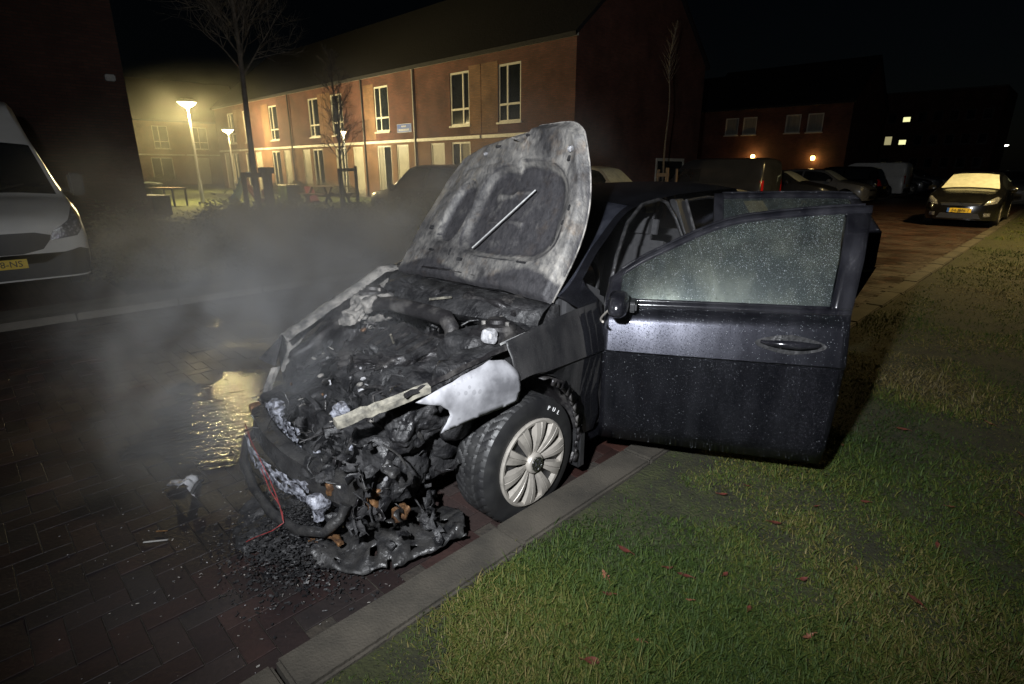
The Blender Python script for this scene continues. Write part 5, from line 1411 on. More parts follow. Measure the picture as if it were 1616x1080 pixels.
def hood_mat():
    m = bpy.data.materials.new('burnt_bonnet'); m.use_nodes = True; t = m.node_tree; N = t.nodes; L = t.links; b = N['Principled BSDF']
    tc = N.new('ShaderNodeTexCoord'); b.inputs['Roughness'].default_value = .62; b.inputs['Metallic'].default_value = .2
    def nz(s, d=7, st=None):
        n = N.new('ShaderNodeTexNoise'); n.inputs['Scale'].default_value = s; n.inputs['Detail'].default_value = d; n.inputs['Roughness'].default_value = .66
        src = tc.outputs['Object']
        if st:
            mp = N.new('ShaderNodeMapping'); mp.inputs['Scale'].default_value = st; L.new(src, mp.inputs[0]); src = mp.outputs[0]
        L.new(src, n.inputs['Vector']); return n.outputs['Fac']
    def ramp(f, *st):
        c = N.new('ShaderNodeValToRGB'); e = c.color_ramp.elements
        e[0].position, e[0].color = st[0][0], (*st[0][1], 1); e[1].position, e[1].color = st[-1][0], (*st[-1][1], 1)
        for p_, q in st[1:-1]: x = e.new(p_); x.color = (*q, 1)
        L.new(f, c.inputs[0]); return c.outputs[0]
    c1 = ramp(nz(5.2, 8, (1, 1, .6)), (.34, (.030, .029, .030)), (.45, (.08, .077, .075)), (.54, (.13, .125, .118)), (.66, (.21, .20, .185)))
    at = N.new('ShaderNodeAttribute'); at.attribute_name = 'burn'  # charring, plus shade painted into the pressed recesses
    g = N.new('ShaderNodeMath'); g.operation = 'MULTIPLY_ADD'; g.inputs[1].default_value = .55; L.new(nz(7, 8), g.inputs[0]); L.new(at.outputs['Fac'], g.inputs[2])
    mr = N.new('ShaderNodeMapRange'); mr.inputs[1].default_value = .66; mr.inputs[2].default_value = .80; L.new(g.outputs[0], mr.inputs[0])
    mx = N.new('ShaderNodeMix'); mx.data_type = 'RGBA'; mx.inputs[7].default_value = (.030, .029, .032, 1); L.new(mr.outputs[0], mx.inputs[0]); L.new(c1, mx.inputs[6])
    c3 = ramp(nz(38, 8, (1, 1, .45)), (.38, (.55, .55, .57)), (.50, (.92, .92, .92)), (.64, (1.22, 1.20, 1.17)))
    ml = N.new('ShaderNodeMix'); ml.data_type = 'RGBA'; ml.blend_type = 'MULTIPLY'; ml.inputs[0].default_value = 1; L.new(mx.outputs[2], ml.inputs[6]); L.new(c3, ml.inputs[7])
    rs = ramp(nz(9, 6), (.56, (0, 0, 0)), (.70, (1, 1, 1)))
    rm = N.new('ShaderNodeMix'); rm.data_type = 'RGBA'; rm.blend_type = 'MULTIPLY'; rm.inputs[7].default_value = (1.0, .86, .74, 1)
    L.new(rs, rm.inputs[0]); L.new(ml.outputs[2], rm.inputs[6]); L.new(rm.outputs[2], b.inputs['Base Color'])
    bp = N.new('ShaderNodeBump'); bp.inputs['Strength'].default_value = .8; bp.inputs['Distance'].default_value = .006; L.new(nz(55, 4), bp.inputs['Height']); L.new(bp.outputs[0], b.inputs['Normal'])
    MATS['burnt_bonnet'] = m
hood_mat()
def burn_shade_attr(o, fn):
    a = o.data.attributes.new('burn', 'FLOAT', 'POINT')
    a.data.foreach_set('value', np.array(fn, np.float32))
bon = MB().grid(inner).build('bonnet', 'burnt_bonnet', car, smooth=70)
vals = []
for i in range(NU):
    for j in range(NV):
        u, v = float(uu[i]), float(vv[j])
        b_ = .62*(1 - sstep(.02, .17, v + .05*math.sin(5*u + 1) - .02*(u > .2)))          # charred band above the hinges
        fld = 1 - hood_relief(u, v)/.048
        b_ = max(b_, .56*min(1, max(0, fld)) if .15 < v < .8 else 0)  # sunken fields coloured darker, painted shade that brings out the relief
        b_ = max(b_, .45*math.exp(-((u + .78)/.07)**2)*(1 - sstep(.18, .32, v)))            # dark tongue on the right wing
        b_ = max(b_, .22*math.exp(-((v - .78)/.06)**2))
        for (uc, vc, ru, rv, pw) in ((-.47, .46, .17, .22, 3), (.30, .47, .56, .30, 4)):
            d_ = (abs((u - uc)/ru)**pw + abs((v - vc)/rv)**pw)**(1/pw)
            b_ = max(b_, .50*math.exp(-((d_ - 1.0)/.05)**2), .34*math.exp(-((d_ - 1.22)/.04)**2))  # dark outlines round the fields, crease shade put into the colour
        e_ = min(1 - abs(u), 1 - v); b_ = max(b_, .40*math.exp(-((e_ - .07)/.014)**2)) if v > .2 else b_
        vals.append(b_)
burn_shade_attr(bon, vals)
MB().grid([[p.copy() for p in r_] for r_ in base]).build('outer_skin', 'wet_paint_burnt', bon, smooth=70)
rim = [base[i][NV-1] for i in range(NU)]
edge_pts = [base[0][j] for j in range(NV)] + rim + [base[NU-1][j] for j in range(NV-1, -1, -1)]
MB().tube(edge_pts[::2], .006, 6).build('rolled_edge', 'ash', bon, smooth=60)
def on_hood(u, v, off=.03):
    i = int((u + 1)/2*(NU - 1)); j = int(v*(NV - 1)); p = inner[i][j]; return p + Vector((0, -off, off*.3))
MB().tube([on_hood(.02, .235, .05), on_hood(.52, .60, .03)], .005, 8).build('prop_rod', 'bare_steel', bon, smooth=60)
for (u, v, a_, b_) in ((.28, .93, .03, .012), (-.22, .92, .05, .016), (.86, .80, .018, .03), (.90, .52, .012, .03), (.86, .43, .014, .025), (-.72, .35, .04, .03), (-.55, .18, .05, .015), (-.28, .19, .012, .045), (-.1, .14, .05, .02), (.62, .17, .07, .012), (.80, .32, .015, .05)):
    p = on_hood(u, v, .002); mbs = MB(); mbs.box(p, (a_, .012, b_), rot=Matrix.Rotation(R(-25), 3, 'X')); mbs.build('slot', 'char', bon, bevel=.003)
for (u, v, r_) in ((.90, .86, .016), (-.42, .885, .010)): MB().lathe([(r_, -.008), (r_, .008), (0, .010)], on_hood(u, v, .008), 'Y', 10).build('rubber_stop', 'ash_pale', bon)
# latch striker standing in the notch
MB().tube([on_hood(.12, .93, .0), on_hood(.12, .93, .05), on_hood(.19, .93, .05), on_hood(.19, .93, .0)], .005, 6).build('latch_loop', 'ash', bon, smooth=60)
for lat in (-.62, .64): MB().tube([(lat, .46, .86), (lat*1.0, .40, .93), (lat, .39, .99)], .014, 6).build('bonnet_hinge', 'char_metal', car)

# ---------------------------------------------------------------- front wheel
def wheel(lat, lon, r_, side, full, flat=.0, rot=0.0):
    t = bpy.data.objects.new('wheel', None)
    width = .205; n = 480 if full else 40
    prof = [(.66, -.5), (.74, -.52), (.88, -.51), (.965, -.455), (.99, -.40)] + [(1.0, w_) for w_ in np.linspace(-.36, .36, 19)] + [(.99, .40), (.965, .455), (.88, .51), (.74, .52), (.66, .5)]
    Pg = []
    for k in range(n + 1):
        a = 2*math.pi*k/n; row = []
        for rr_, w_ in prof:
            q = rr_*r_
            if abs(w_) <= .42 and full:
                ph = (a*40/(2*math.pi) + 4.2*abs(w_)) % 1.0
                if ph < .25 and abs(w_) > .04: q -= .0045
                if abs(abs(w_) - .16) < .022 or abs(abs(w_) - .30) < .015: q -= .009
            y, z = math.cos(a)*q, math.sin(a)*q
            x = w_*width*side
            lim = -r_ + flat
            if z < lim + .015:
                x *= 1.0 + .16*min(1, (lim + .015 - z)/.05); z = max(z, lim)
            row.append((lat + x, lon + y, AXZ + z))
        Pg.append(row)
    return MB().grid(Pg)
AXZ = .27
tw_ = wheel(.79, 0, .312, 1, True, flat=.045)
whl = tw_.build('wheel', 'rubber', car, smooth=32, clean=True)
X_ = .79 + .205*.5
rc = .212
cover = MB().lathe([(rc, .0), (rc + .004, .012), (rc - .004, .018), (rc - .016, .016), (rc - .020, -.012), (.05, -.020), (0, -.02)], (X_, 0, AXZ), 'X', 60).build('wheel_cover', 'silver_cover', whl, smooth=40)
MB().lathe([(rc - .022, -.010), (0, -.012)], (X_ + .004, 0, AXZ), 'X', 40).build('backing', 'black_plastic', cover)
def spoke(a):
    mb = MB()
    r0_, r1_ = .035, rc - .012
    secs = []
    for k in range(7):
        u = k/6; r_ = r0_ + (r1_ - r0_)*u; hw = (.012 + .028*u**1.1) ; bow = .024*math.sin(math.pi*min(1, .25 + .75*(1 - u))) + .002
        secs.append([(-hw, -.004), (-hw*.86, bow), (-hw*.10, bow + .003), (.0, bow - .002), (hw*.10, bow + .003), (hw*.86, bow), (hw, -.004)])
        secs[-1] = [(s_, r_, h_) for s_, h_ in secs[-1]]
    rows_ = []
    for s_ in secs:
        row = []
        for (t_, r_, h_) in s_:
            y, z = r_*math.cos(a) - t_*math.sin(a), r_*math.sin(a) + t_*math.cos(a); row.append((X_ + h_, y, AXZ + z))
        rows_.append(row)
    return mb.grid(rows_)
for k in range(10):
    o = spoke(2*math.pi*k/10 + .12).build('spoke', 'silver_cover', cover, smooth=25)
MB().lathe([(.052, .006), (.05, .022), (.044, .028), (.036, .029)], (X_, 0, AXZ), 'X', 28).build('hub', 'silver_cover', cover, smooth=40)
MB().lathe([(.036, .026), (.034, .030), (0, .031)], (X_, 0, AXZ), 'X', 28).build('badge_disc', 'black_plastic', cover, smooth=30)
em = MB()
em.lathe([(.036, .030), (.035, .034), (.031, .034), (.030, .030)], (X_, 0, AXZ), 'X', 28)
def bar2(p, q, w_=.0048):
    p = Vector(p); q = Vector(q); d = (q - p).normalized(); n_ = Vector((-d.y, d.x))*w_/2
    cs = [p + n_, q + n_, q - n_, p - n_]
    em.prism([(c_.x, c_.y) for c_ in cs], lambda a, b: (X_ + .030, a, AXZ + b), lambda a, b: (X_ + .0345, a, AXZ + b))
bar2((-.012, .029), (0, .005)); bar2((.012, .029), (0, .005))
bar2((-.026, .016), (-.013, -.026)); bar2((-.013, -.026), (0, .002)); bar2((0, .002), (.013, -.026)); bar2((.013, -.026), (.026, .016))
em.build('emblem', 'chrome', cover)
for k, s_ in enumerate('PUL'):
    a = R(66 - 9*k)
    r_ = .262
    M = Matrix.Translation((X_ + .0045, math.cos(a)*r_, AXZ + math.sin(a)*r_)) @ Matrix.Rotation(a - math.pi/2, 4, 'X') @ Matrix.Rotation(math.pi/2, 4, 'Z') @ Matrix.Rotation(math.pi/2, 4, 'X')
    text_mesh(s_, .030, 'sidewall_letter', 'white_ink', whl, M, .001)
# right front and rear wheels
MB().lathe([(.2, -.09), (.29, -.10), (.312, -.07), (.312, .07), (.29, .10), (.2, .09)], (-.79, 0, .30), 'X', 28, close=True).build('wheel', 'char', car, smooth=40)
for s in (-1, 1): wheel_parts(car, s*.785, 2.63, .315, .205, s, spokes=10)
# wheel-arch liner hanging behind the left wheel
Lg = []
for k in range(18):
    a = R(78 - k*6.4); q = ARCH - .012 + .01*math.sin(k)
    Lg.append([(.60 + .28*t_, math.cos(a)*q + .012, AX + math.sin(a)*q) for t_ in np.linspace(0, 1, 6)])
MB().grid(Lg).build('arch_liner', 'char_metal', car, smooth=50, solid=.006)
lip = [(.905 - .01*k/16, math.cos(R(72 - k*6.2))*(ARCH + .004), AX + math.sin(R(72 - k*6.2))*(ARCH + .004)) for k in range(17)]
mb = MB()
for k in range(16):
    a, b = Vector(lip[k]), Vector(lip[k+1]); ca = (a - Vector((a.x, 0, AX))).normalized(); cb_ = (b - Vector((b.x, 0, AX))).normalized(); wd = .055 - .02*abs(k - 8)/8
    mb.add([a - ca*.0, b - cb_*.0, b - cb_*wd, a - ca*wd], [(0, 1, 2, 3)])
mb.build('liner_lip', 'char_metal', car, smooth=50, solid=.01, clean=True)
MB().box((.86, .36, .20), (.10, .05, .20)).build('mud_flap', 'black_plastic', car, bevel=.01)

# ---------------------------------------------------------------- engine bay
def lump(name, c, d, m, seed, amp=.05, parent=car, fr=6.0, sub=4, flatb=None):
    bm = bmesh.new(); bmesh.ops.create_icosphere(bm, subdivisions=sub, radius=1.0)
    for v in bm.verts:
        p = v.co.copy()
        q = Vector((max(-.72, min(.72, p.x)), max(-.72, min(.72, p.y)), max(-.72, min(.72, p.z))))/.72
        w_ = Vector((q.x*d[0]/2, q.y*d[1]/2, q.z*d[2]/2))
        nn = noise.noise(w_*fr + Vector((seed, 0, 0))) + .5*noise.noise(w_*fr*2.7 + Vector((seed, 5, 0))) + .3*noise.noise(w_*fr*7 + Vector((0, seed, 0)))
        w_ += p*amp*nn
        v.co = w_ + Vector(c)
        if flatb is not None: v.co.z = max(v.co.z, flatb)
    me = bpy.data.meshes.new(name); bm.to_mesh(me); bm.free()
    return finish(me, name, m, parent, 75)
MB().span((-.70, .36, .30), (.70, .40, .92)).build('bulkhead', 'char', car)
# cowl: sagging black cavity below the windscreen with a curved rim
Cg = []
for k in range(25):
    u = -1 + 2*k/24
    Cg.append([(.68*u, .36 - .10*(1 - u*u), .93 + .02*(1 - u*u)), (.68*u, .30 - .16*(1 - u*u), .90 + .015*noise.noise((u*5, 0, 0))), (.67*u, .27 - .18*(1 - u*u), .84), (.66*u, .30 - .14*(1 - u*u), .76)])
MB().grid(Cg).build('cowl', 'char', car, smooth=50, solid=.01)
MB().tube([(.68*u, .37 - .02*(1 - u*u), .955 + .045*(1 - u*u)) for u in np.linspace(-1, 1, 25)], .009, 6).build('cowl_seal', 'char_metal', car, smooth=60)
lump('scuttle_debris', (.34, .28, .885), (.45, .14, .08), 'char_metal', 4.4, .04, fr=9)
lump('scuttle_debris', (-.25, .22, .88), (.5, .14, .10), 'char', 6.4, .05, fr=9)
lump('engine_block', (.05, -.10, .50), (.85, .50, .36), 'char', 1.0, .06, fr=9, sub=5)
lump('engine_top', (-.05, -.12, .67), (.62, .36, .12), 'char_metal', 2.0, .06, fr=12, sub=5)
lump('gearbox', (.42, -.18, .48), (.34, .44, .36), 'char', 3.0, .07)
lump('battery', (.44, .02, .72), (.26, .2, .18), 'char', 9.0, .03)
lump('inner_wing', (.66, -.05, .62), (.14, .60, .36), 'char', 5.0, .04)
lump('inner_wing', (-.66, -.08, .62), (.14, .70, .40), 'char_metal', 6.0, .04)
lump('strut_tower', (.56, .10, .76), (.22, .24, .16), 'char_metal', 7.0, .03)
lump('strut_tower', (-.56, .10, .76), (.22, .24, .16), 'ash', 8.0, .03)
lump('reservoir', (.64, -.02, .835), (.055, .05, .06), 'ash_pale', 8.8, .02)
lump('fuse_box', (-.50, -.05, .82), (.18, .13, .09), 'ash', 18.8, .05, fr=12)
lump('subframe', (0, -.20, .28), (1.2, .7, .14), 'char', 10.0, .04)
# recognisable hard parts: head cover with ribs, pulleys, strut tops, fan ring
hc = MB().box((.02, -.12, .735), (.50, .20, .05), rz=.05).build('head_cover', 'char', car, bevel=.012)
for k in range(5): MB().box((-.18 + .10*k, -.125, .767), (.022, .17, .018), rz=.05).build('rib', 'char_metal', hc, bevel=.004)
for (c, r_) in (((.36, -.26, .60), .07), ((.30, -.33, .50), .05), ((.44, -.30, .46), .06)):
    pu = MB().lathe([(r_*.3, -.03), (r_, -.022), (r_*.86, -.006), (r_*.86, .006), (r_, .022), (r_*.3, .03)], c, 'X', 22, close=True).build('pulley', 'char_metal', car, smooth=35)
for s in (-1, 1):
    st = MB().lathe([(.095, 0), (.085, .02), (.05, .028), (.045, .045), (0, .048)], (s*.56, .10, .835), 'Z', 20).build('strut_top', 'char_metal', car, smooth=35)
    for k in range(3): MB().lathe([(.011, 0), (.011, .022), (0, .024)], (s*.56 + .068*math.cos(2.1*k), .10 + .068*math.sin(2.1*k), .852), 'Z', 6).build('bolt', 'ash', st)
fr_ = [Vector((-.14 + .20*math.cos(a), -.60, .42 + .20*math.sin(a))) for a in np.linspace(0, 2*math.pi, 30)]
fan = MB().tube(fr_, .014, 6).build('fan_ring', 'char', car, smooth=60)
for k in range(7):
    a = 2*math.pi*k/7; MB().add([(-.14 + .03*math.cos(a), -.60, .42 + .03*math.sin(a)), (-.14 + .18*math.cos(a - .15), -.61, .42 + .18*math.sin(a - .15)), (-.14 + .18*math.cos(a + .2), -.58, .42 + .18*math.sin(a + .2))], [(0, 1, 2)]).build('fan_blade', 'char', fan, solid=.004)
# big pale duct crossing the bay
pts = [(-.36, -.02, .875), (-.22, .0, .885), (-.05, .0, .885), (.12, .01, .875), (.26, .02, .86), (.33, .0, .82), (.35, -.03, .74)]
MB().tube(pts, [.036, .04, .040, .040, .042, .04, .03], 10).build('intake_duct', 'char_metal', car, smooth=60)
lump('duct_joint', (-.40, -.03, .88), (.10, .07, .07), 'ash', 31.0, .03, sub=3, fr=16)
for k in range(26):      # hoses, pipes and wiring left lying across the bay
    rr = random.Random(100 + k)
    yy = rr.uniform(-.45, .2); a = Vector((rr.uniform(-.6, .6), yy, rr.uniform(.66, .74) + .22*(yy + .1))); d = Vector((rr.uniform(-.3, .3), rr.uniform(-.2, .2), rr.uniform(-.08, .06)))
    pts = [a + d*u + Vector((rr.gauss(0, .02), rr.gauss(0, .02), .03*math.sin(3.1*u) + rr.gauss(0, .01))) for u in np.linspace(0, 1, 6)]
    MB().tube(pts, rr.uniform(.004, .012), 6).build('hose', rr.choice(['char', 'char', 'char_metal', 'char_metal', 'wet_black']), car, smooth=60)
for (p, q, r_) in (((.10, -.20, .80), (.14, -.24, .88), .006), ((.02, .10, .90), (.16, .14, .92), .007)):
    MB().tube([p, q], r_, 6).build('bare_rod', 'bare_strip', car)
for k in range(60):      # flakes of ash and melted metal in the bay
    rr = random.Random(300 + k)
    c = Vector((rr.uniform(-.62, .62), rr.uniform(-.70, .20), rr.uniform(.64, .74)))
    if c.y < -.45: c.z -= .15
    s = rr.uniform(.006, .022); mbf = MB()
    pl = [(math.cos(a)*s*rr.uniform(.5, 1.3), math.sin(a)*s*rr.uniform(.4, 1.2)) for a in np.linspace(0, 6.28, 8)[:-1]]
    mbf.prism(pl, lambda a, b: (a, b, 0), lambda a, b: (a, b, .004))
    o = mbf.build('ash_flake', rr.choice(['ash', 'ash', 'ash_pale', 'char_metal']), car); o.location = c; o.rotation_euler = (rr.uniform(-.9, .9), rr.uniform(-.9, .9), rr.uniform(0, 6))
for (c, m_) in (((-.28, -.15, .80), 'copper'), ((.12, -.42, .66), 'ash'), ((-.3, -.42, .64), 'ash')):
    lump('melted_cap', c, (.03, .03, .025), m_, c[0]*10, .006, sub=2, fr=20)
# front structure: upper tie bar remnant, radiator support posts, crash beam, lower hoop
MB().tube([(-.66, -.52, .74), (-.63, -.56, .66), (-.61, -.60, .55), (-.58, -.62, .40)], [.030, .026, .026, .022], 6).build('support_post', 'ash', car, smooth=40)
mb = MB(); Pb = []
for k in range(19):
    u = -1 + 2*k/18; lat = .045 + .50*u; lon = -.735 - .075*(1 - u*u); z = .275 - .015*u + .008*noise.noise((u*4, 0, 7))
    Pb.append([(lat, lon + .02, z + .075), (lat, lon - .022, z + .066), (lat, lon - .012, z + .01), (lat, lon - .026, z - .04), (lat, lon - .01, z - .075), (lat, lon + .05, z - .07), (lat, lon + .05, z + .07), (lat, lon + .02, z + .075)])
mb.grid(Pb); mb.f.append(tuple(range(7))); mb.f.append(tuple(18*8 + k for k in range(7))[::-1])
mb.build('crash_beam', 'wet_black', car, smooth=35)
lump('beam_end', (-.46, -.735, .355), (.05, .05, .03), 'copper', 2.2, .01, sub=3, fr=20)
MB().tube([(-.41, -.765, .332), (-.31, -.775, .332)], .012, 6).build('beam_edge', 'bare_steel', car)
hoop = [(-.56, -.66, .235), (-.50, -.80, .20), (-.35, -.88, .165), (-.1, -.93, .14), (.15, -.95, .13), (.36, -.92, .13), (.46, -.86, .14), (.50, -.80, .20), (.50, -.76, .27)]
hs = []
for i in range(len(hoop) - 1):
    for u in np.linspace(0, 1, 5)[:-1]: hs.append(Vector((.05, .0, -.01)) + Vector(hoop[i]).lerp(Vector(hoop[i+1]), u) + Vector((0, 0, .006*noise.noise((i + u, 0, 3)))))
MB().tube(hs, [.022 + .008*noise.noise((k*.4, 1, 1)) for k in range(len(hs))], 8).build('lower_hoop', 'wet_black', car, smooth=50)
# radiator and condenser behind the beam, torn
Rg = [[(-.46 + .92*i/30, -.64 + .015*noise.noise((i*.4, j*.5, 0)) + .02*(j/12), .14 + .40*j/12 + .012*noise.noise((i*.3, 0, 5))) for j in range(13)] for i in range(31)]
MB().grid(Rg).build('radiator', 'char', car, smooth=40, solid=.03)
Rg = [[(-.40 + .40*i/20, -.70 + .012*noise.noise((i*.6, j*.6, 0)), .36 + .16*j/10 - .10*(i/20) + .02*noise.noise((i*.5, j*.5, 9))) for j in range(11)] for i in range(21)]
MB().grid(Rg, lambda i, j: noise.noise((i*.35, j*.35, 2)) > .22).build('torn_fins', 'melted', car, smooth=40, solid=.004)
Rg = [[(-.42 + .72*i/30, -.815 - .05*(1 - ((i - 15)/15)**2) + .012*noise.noise((i*.6, j*.6, 4)), .145 + .10*j/10 + .02*noise.noise((i*.5, j*.5, 9))) for j in range(11)] for i in range(31)]
MB().grid(Rg, lambda i, j: noise.noise((i*.3, j*.35, 8)) > .28).build('grille_remnant', 'melted', car, smooth=40, solid=.004)
for (c, d, s_) in (((-.36, -.66, .50), (.10, .05, .09), 1.1), ((-.27, -.68, .47), (.09, .05, .07), 2.1), ((.28, -.62, .60), (.09, .04, .10), 3.3), ((.43, -.83, .20), (.05, .06, .12), 4.2), ((.47, -.55, .52), (.05, .04, .05), 5.2)):
    lump('melted_lamp', c, d, 'melted', s_*7, .03, sub=3, fr=16)
wire = [(-.30, -.845, .345), (-.20, -.862, .30), (-.05, -.885, .27), (.08, -.90, .235), (.20, -.92, .20), (.30, -.94, .165), (.345, -.955, .145), (.30, -.99, .10), (.22, -1.04, .05), (.18, -1.07, .02)]
MB().tube(wire, .0022, 6).build('wire', 'red_wire', car, smooth=60)
MB().tube([(.34, -.955, .15), (.27, -.935, .185), (.15, -.925, .20), (.02, -.905, .25)], .002, 6).build('wire', 'red_wire', car, smooth=60)
for (p, q) in (((.50, -.60, .60), (.56, -.42, .36)), ((.40, -.52, .62), (.40, -.54, .40))): MB().tube([p, Vector(p).lerp(Vector(q), .5) + Vector((.02, 0, .02)), q], .006, 6).build('cable', 'ash', car)
lump('left_lamp_carcass', (.58, -.46, .55), (.22, .22, .20), 'char', 12.0, .04, fr=9, sub=5)
lump('left_front_mass', (.46, -.52, .34), (.32, .26, .30), 'char', 13.0, .04, fr=9, sub=5)
lump('right_front_mass', (-.45, -.50, .34), (.36, .34, .34), 'char', 14.0, .07, fr=8, sub=4)
for (c, d, s_) in (((.60, -.66, .24), (.05, .05, .10), 1), ((.70, -.60, .20), (.05, .06, .06), 2), ((.43, -.78, .27), (.035, .03, .07), 3), ((.60, -.44, .44), (.03, .03, .03), 4), ((.52, -.83, .10), (.14, .03, .02), 5), ((.44, -.87, .06), (.05, .04, .02), 6)):
    lump('melted_copper', c, d, 'copper', s_*3.7, .018, sub=3, fr=22)
lump('silver_tab', (.42, -.70, .36), (.03, .02, .025), 'ash_pale', 3.7, .004, sub=2); lump('silver_tab', (.48, -.76, .30), (.05, .02, .015), 'bare_steel', 5.7, .004, sub=2); lump('silver_tab', (.62, -.62, .33), (.03, .02, .02), 'ash_pale', 6.7, .006, sub=2)

def shards(n, seed, lo, hi, mats, smin, smax, nm='torn_sheet'):
    for k in range(n):
        rr = random.Random(seed + k)
        c = Vector([rr.uniform(lo[i], hi[i]) for i in range(3)])
        a, b = rr.uniform(smin, smax), rr.uniform(smin, smax)*.6
        P_ = []
        for i in range(5):
            P_.append([(a*(i/4 - .5) + rr.gauss(0, a*.06), b*(j/3 - .5) + rr.gauss(0, b*.08), .18*a*math.sin(i*1.1 + k) + rr.gauss(0, a*.05)) for j in range(4)])
        o = MB().grid(P_, lambda i, j: rr.random() < .12).build(nm, rr.choice(mats), car, smooth=40, solid=.003)
        o.location = c; o.rotation_euler = (rr.uniform(-1.6, 1.6), rr.uniform(-1.6, 1.6), rr.uniform(0, 6.28))
CH = ['char', 'char', 'char_metal', 'wet_black', 'char']
shards(90, 700, (.25, -.82, .08), (.80, -.35, .56), CH, .04, .13)
shards(46, 900, (-.55, -.72, .12), (.30, -.40, .52), CH, .04, .12)
shards(60, 1100, (-.60, -.42, .56), (.62, .22, .72), CH, .04, .12)
shards(16, 1300, (-.55, -.78, .20), (.70, -.10, .78), ['ash', 'ash_pale', 'melted', 'copper'], .012, .04, 'bright_scrap')
for k in range(34):
    rr = random.Random(1500 + k)
    a = Vector((rr.uniform(-.45, .78), rr.uniform(-.82, -.40), rr.uniform(.2, .66))); d = Vector((rr.gauss(0, .08), rr.gauss(0, .06), rr.uniform(-.28, .1)))
    MB().tube([a + d*u + Vector((rr.gauss(0, .012), rr.gauss(0, .012), 0)) for u in np.linspace(0, 1, 5)], rr.uniform(.002, .006), 5).build('cable', rr.choice(['char', 'wet_black', 'char_metal', 'char']), car, smooth=60)

# everything in the bay has sunk towards the burnt-away nose
BAY = {'head_cover', 'pulley', 'fan_ring', 'engine_block', 'engine_top', 'gearbox', 'battery', 'inner_wing', 'fuse_box', 'hose', 'bare_rod', 'ash_flake', 'melted_cap', 'torn_sheet', 'bright_scrap', 'cable', 'support_post', 'right_front_mass', 'radiator', 'torn_fins', 'melted_lamp', 'intake_duct', 'duct_joint'}
def settle(p):
    f = sstep(.22, -.60, p[1])*(.30 - .24*min(1, max(-1, p[0]/.7)))
    return (p[0], p[1], p[2] - max(0, p[2] - .22)*f)
for o in list(bpy.data.objects):
    if o.type == 'MESH' and (o.parent is car and o.name.split('.')[0] in BAY or o.parent and o.parent.parent is car and o.parent.name.split('.')[0] in ('head_cover', 'fan_ring')):
        if o.location.length > .01: o.location = settle(o.location)
        else:
            for v in o.data.vertices: v.co = settle(v.co)

# ---------------------------------------------------------------- things fallen off onto the road
def crumple(name, A, B, wd, m, label, cat, hgt=.10, seed=1.0, n=40, k=12, thick=.006):
    A = Vector(A); B = Vector(B); d = (B - A).normalized(); s = Vector((-d.y, d.x, 0)); P_ = []
    for i in range(n):
        u = i/(n - 1); row = []
        for j in range(k):
            v = j/(k - 1); c = A.lerp(B, u) + s*(v - .5)*wd*(.6 + .6*math.sin(math.pi*u)) + s*.05*noise.noise((u*5, seed, 0))
            z = hgt*math.sin(math.pi*min(1, .08 + v*.9))*(.55 + .6*noise.noise((u*4, v*2, seed))) + .02*noise.noise((u*12, v*6, seed)) + .012*noise.noise((u*30, v*16, seed)); c.z = A.z*(1-u) + B.z*u + max(.004, z)
            row.append(c)
        P_.append(row)
    o = MB().grid(P_, lambda i, j: noise.noise((i*.16, j*.3, seed)) > .34).build(name, m, None, smooth=60, solid=thick)
    return tag(o, label, cat)
crumple('bumper_cover', (-2.02, .80, .0), (-1.66, 1.36, .05), .34, 'wet_black', 'melted black bumper skin slumped on the kerb below the front wheel', 'bumper', .10, 3.0, 70, 22)
crumple('bumper_remnant', (-2.55, .80, .0), (-2.0, .82, .0), .34, 'char', 'charred heap of bumper remains under the car nose', 'debris', .09, 5.0, 44, 16)
def scatter_heap(name, n, cx_, cy_, sx, sy, m, label, seed, smin, smax, zmax):
    rr = random.Random(seed); mb = MB()
    for k in range(n):
        x, y = rr.gauss(cx_, sx), rr.gauss(cy_, sy)
        if x > KX - .03: continue
        s = rr.uniform(smin, smax); z = abs(rr.gauss(0, zmax))*math.exp(-((x - cx_)/sx)**2*.5 - ((y - cy_)/sy)**2*.5)
        M = Matrix.Rotation(rr.uniform(0, 6), 3, 'Z') @ Matrix.Rotation(rr.uniform(-1, 1), 3, 'X')
        mb.box((x, y, z + .006), (s*rr.uniform(.5, 2.2), s*rr.uniform(.3, 1), s*rr.uniform(.1, .5)), rot=M)
    o = mb.build(name, m, None); return tag(o, label, 'debris', kind='stuff')
scatter_heap('charred_debris', 5200, -2.12, .82, .17, .13, 'char', 'loose heap of charred crumbs under the burnt nose', 5, .003, .012, .06)
scatter_heap('ash_crumbs', 320, -2.25, .72, .35, .26, 'ash', 'sprinkled grey ash crumbs on the road before the car', 6, .002, .006, .02)
scatter_heap('glass_crumbs', 260, -2.4, .55, .7, .5, 'ash_pale', 'tiny pale glass crumbs strewn over the paving', 8, .0015, .004, .004)
t = empty('lamp_fragment', (-2.93, .62, .0), R(25), 'torn white headlamp fragment lying on the road before the car', 'car part')
P_ = [[(-.06 + .12*i/12, -.05 + .10*j/8, .012 + .035*math.sin(i*.35 + j*.2) + .012*noise.noise((i*.5, j*.5, 1))) for j in range(9)] for i in range(13)]
MB().grid(P_, lambda i, j: noise.noise((i*.3, j*.4, 4)) > .3).build('shell', 'ash_pale', t, smooth=40, solid=.004)
MB().tube([(.04, -.05, .01), (.05, -.02, .05), (.045, .02, .05)], .010, 6).build('bracket', 'char', t); MB().box((-.11, .0, .012), (.09, .05, .006), rz=.4).build('lens', 'melted', t)
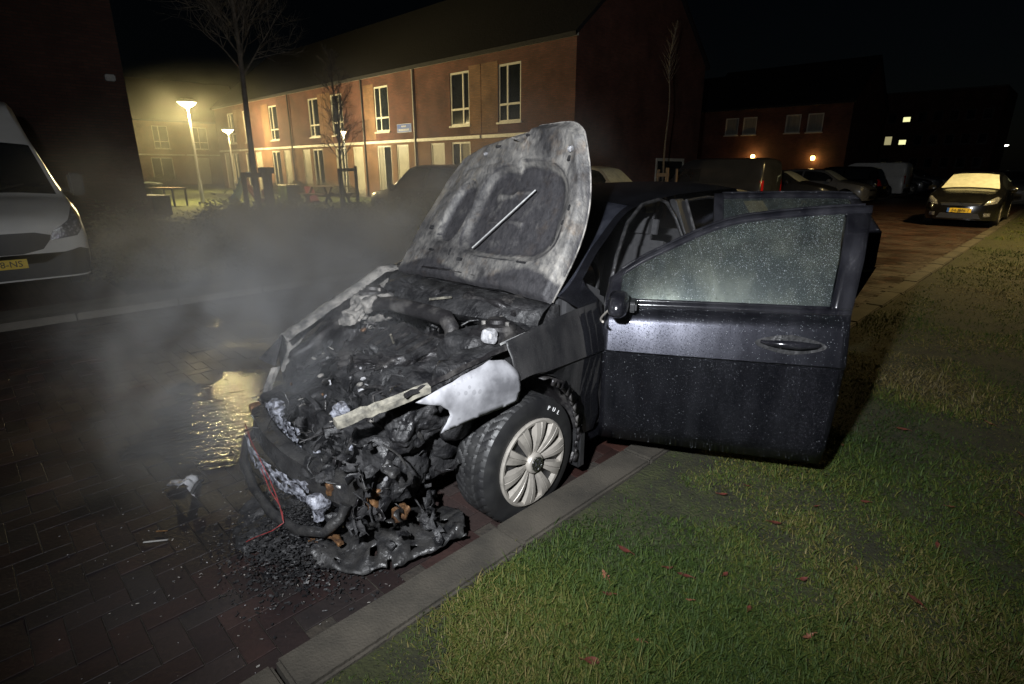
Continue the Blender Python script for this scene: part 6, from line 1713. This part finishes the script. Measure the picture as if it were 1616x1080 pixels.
for (x, y, a_, l_, m_, lab) in ((-2.58, .36, R(55), .10, 'bare_steel', 'thin bright metal strip lying on the bricks'), (-2.64, .40, R(50), .05, 'copper', 'short brassy metal sliver beside the bright strip')):
    t = tag(MB().box((0, 0, .006), (l_, .008, .004)).build('metal_strip', m_, None, bevel=.001), lab, 'metal strip'); t.location = (x, y, 0); t.rotation_euler = (0, 0, a_)

# ================================================================== smoke
def smoke(name, c, half, dens, color, scale, label, lo=.42, hi=.72, rz=0.0, seed=0.0, stretch=(1,1,1), aniso=.3):
    mb = MB().lathe([(0, -1), (.5, -.87), (.87, -.5), (1, 0), (.87, .5), (.5, .87), (0, 1)], (0,0,0), 'Z', 16)
    o = mb.build(name, None, None); o.location = c; o.scale = half; o.rotation_euler = (0, 0, rz)
    m = bpy.data.materials.new(name); m.use_nodes = True; t = m.node_tree; N = t.nodes; L = t.links
    N.remove(N['Principled BSDF']); out = N['Material Output']
    v = N.new('ShaderNodeVolumePrincipled'); v.inputs['Color'].default_value = (*color, 1); v.inputs['Anisotropy'].default_value = aniso
    tc = N.new('ShaderNodeTexCoord'); geo = N.new('ShaderNodeNewGeometry')
    ln = N.new('ShaderNodeVectorMath'); ln.operation = 'LENGTH'; L.new(tc.outputs['Object'], ln.inputs[0])
    fo = N.new('ShaderNodeMapRange'); fo.interpolation_type = 'SMOOTHSTEP'; fo.inputs[1].default_value = .95; fo.inputs[2].default_value = .15; L.new(ln.outputs['Value'], fo.inputs[0])
    mp = N.new('ShaderNodeMapping'); mp.inputs['Scale'].default_value = stretch; mp.inputs['Location'].default_value = (seed, seed, 0); L.new(geo.outputs['Position'], mp.inputs[0])
    n = N.new('ShaderNodeTexNoise'); n.inputs['Scale'].default_value = scale; n.inputs['Detail'].default_value = 5; n.inputs['Distortion'].default_value = 1.1; L.new(mp.outputs[0], n.inputs['Vector'])
    mr = N.new('ShaderNodeMapRange'); mr.inputs[1].default_value = lo; mr.inputs[2].default_value = hi; mr.inputs[4].default_value = dens; L.new(n.outputs['Fac'], mr.inputs[0])
    mu = N.new('ShaderNodeMath'); mu.operation = 'MULTIPLY'; L.new(fo.outputs[0], mu.inputs[0]); L.new(mr.outputs[0], mu.inputs[1])
    L.new(mu.outputs[0], v.inputs['Density']); L.new(v.outputs[0], out.inputs['Volume'])
    o.data.materials.append(m)
    return tag(o, label, 'smoke', kind='stuff')
smoke('smoke', (-5.9, 3.0, .85), (5.4, 3.3, 1.9), .95, (.95, .955, .98), .8, 'grey smoke drifting off the burnt nose across the road', lo=.45, hi=.72)
smoke('smoke_wisp', (-3.1, 1.0, .55), (1.5, 1.15, 1.15), 1.35, (.92, .95, 1.0), 2.8, 'thin bluish smoke curling up from under the crash beam', seed=5.0)
smoke('smoke_bank', (-28, 9.0, 2.6), (13, 6.0, 3.4), .024, (.92, .93, .80), .35, 'smoke bank glowing around the street lamps over the lawn', lo=.36, hi=.68, seed=3.0, aniso=.2)
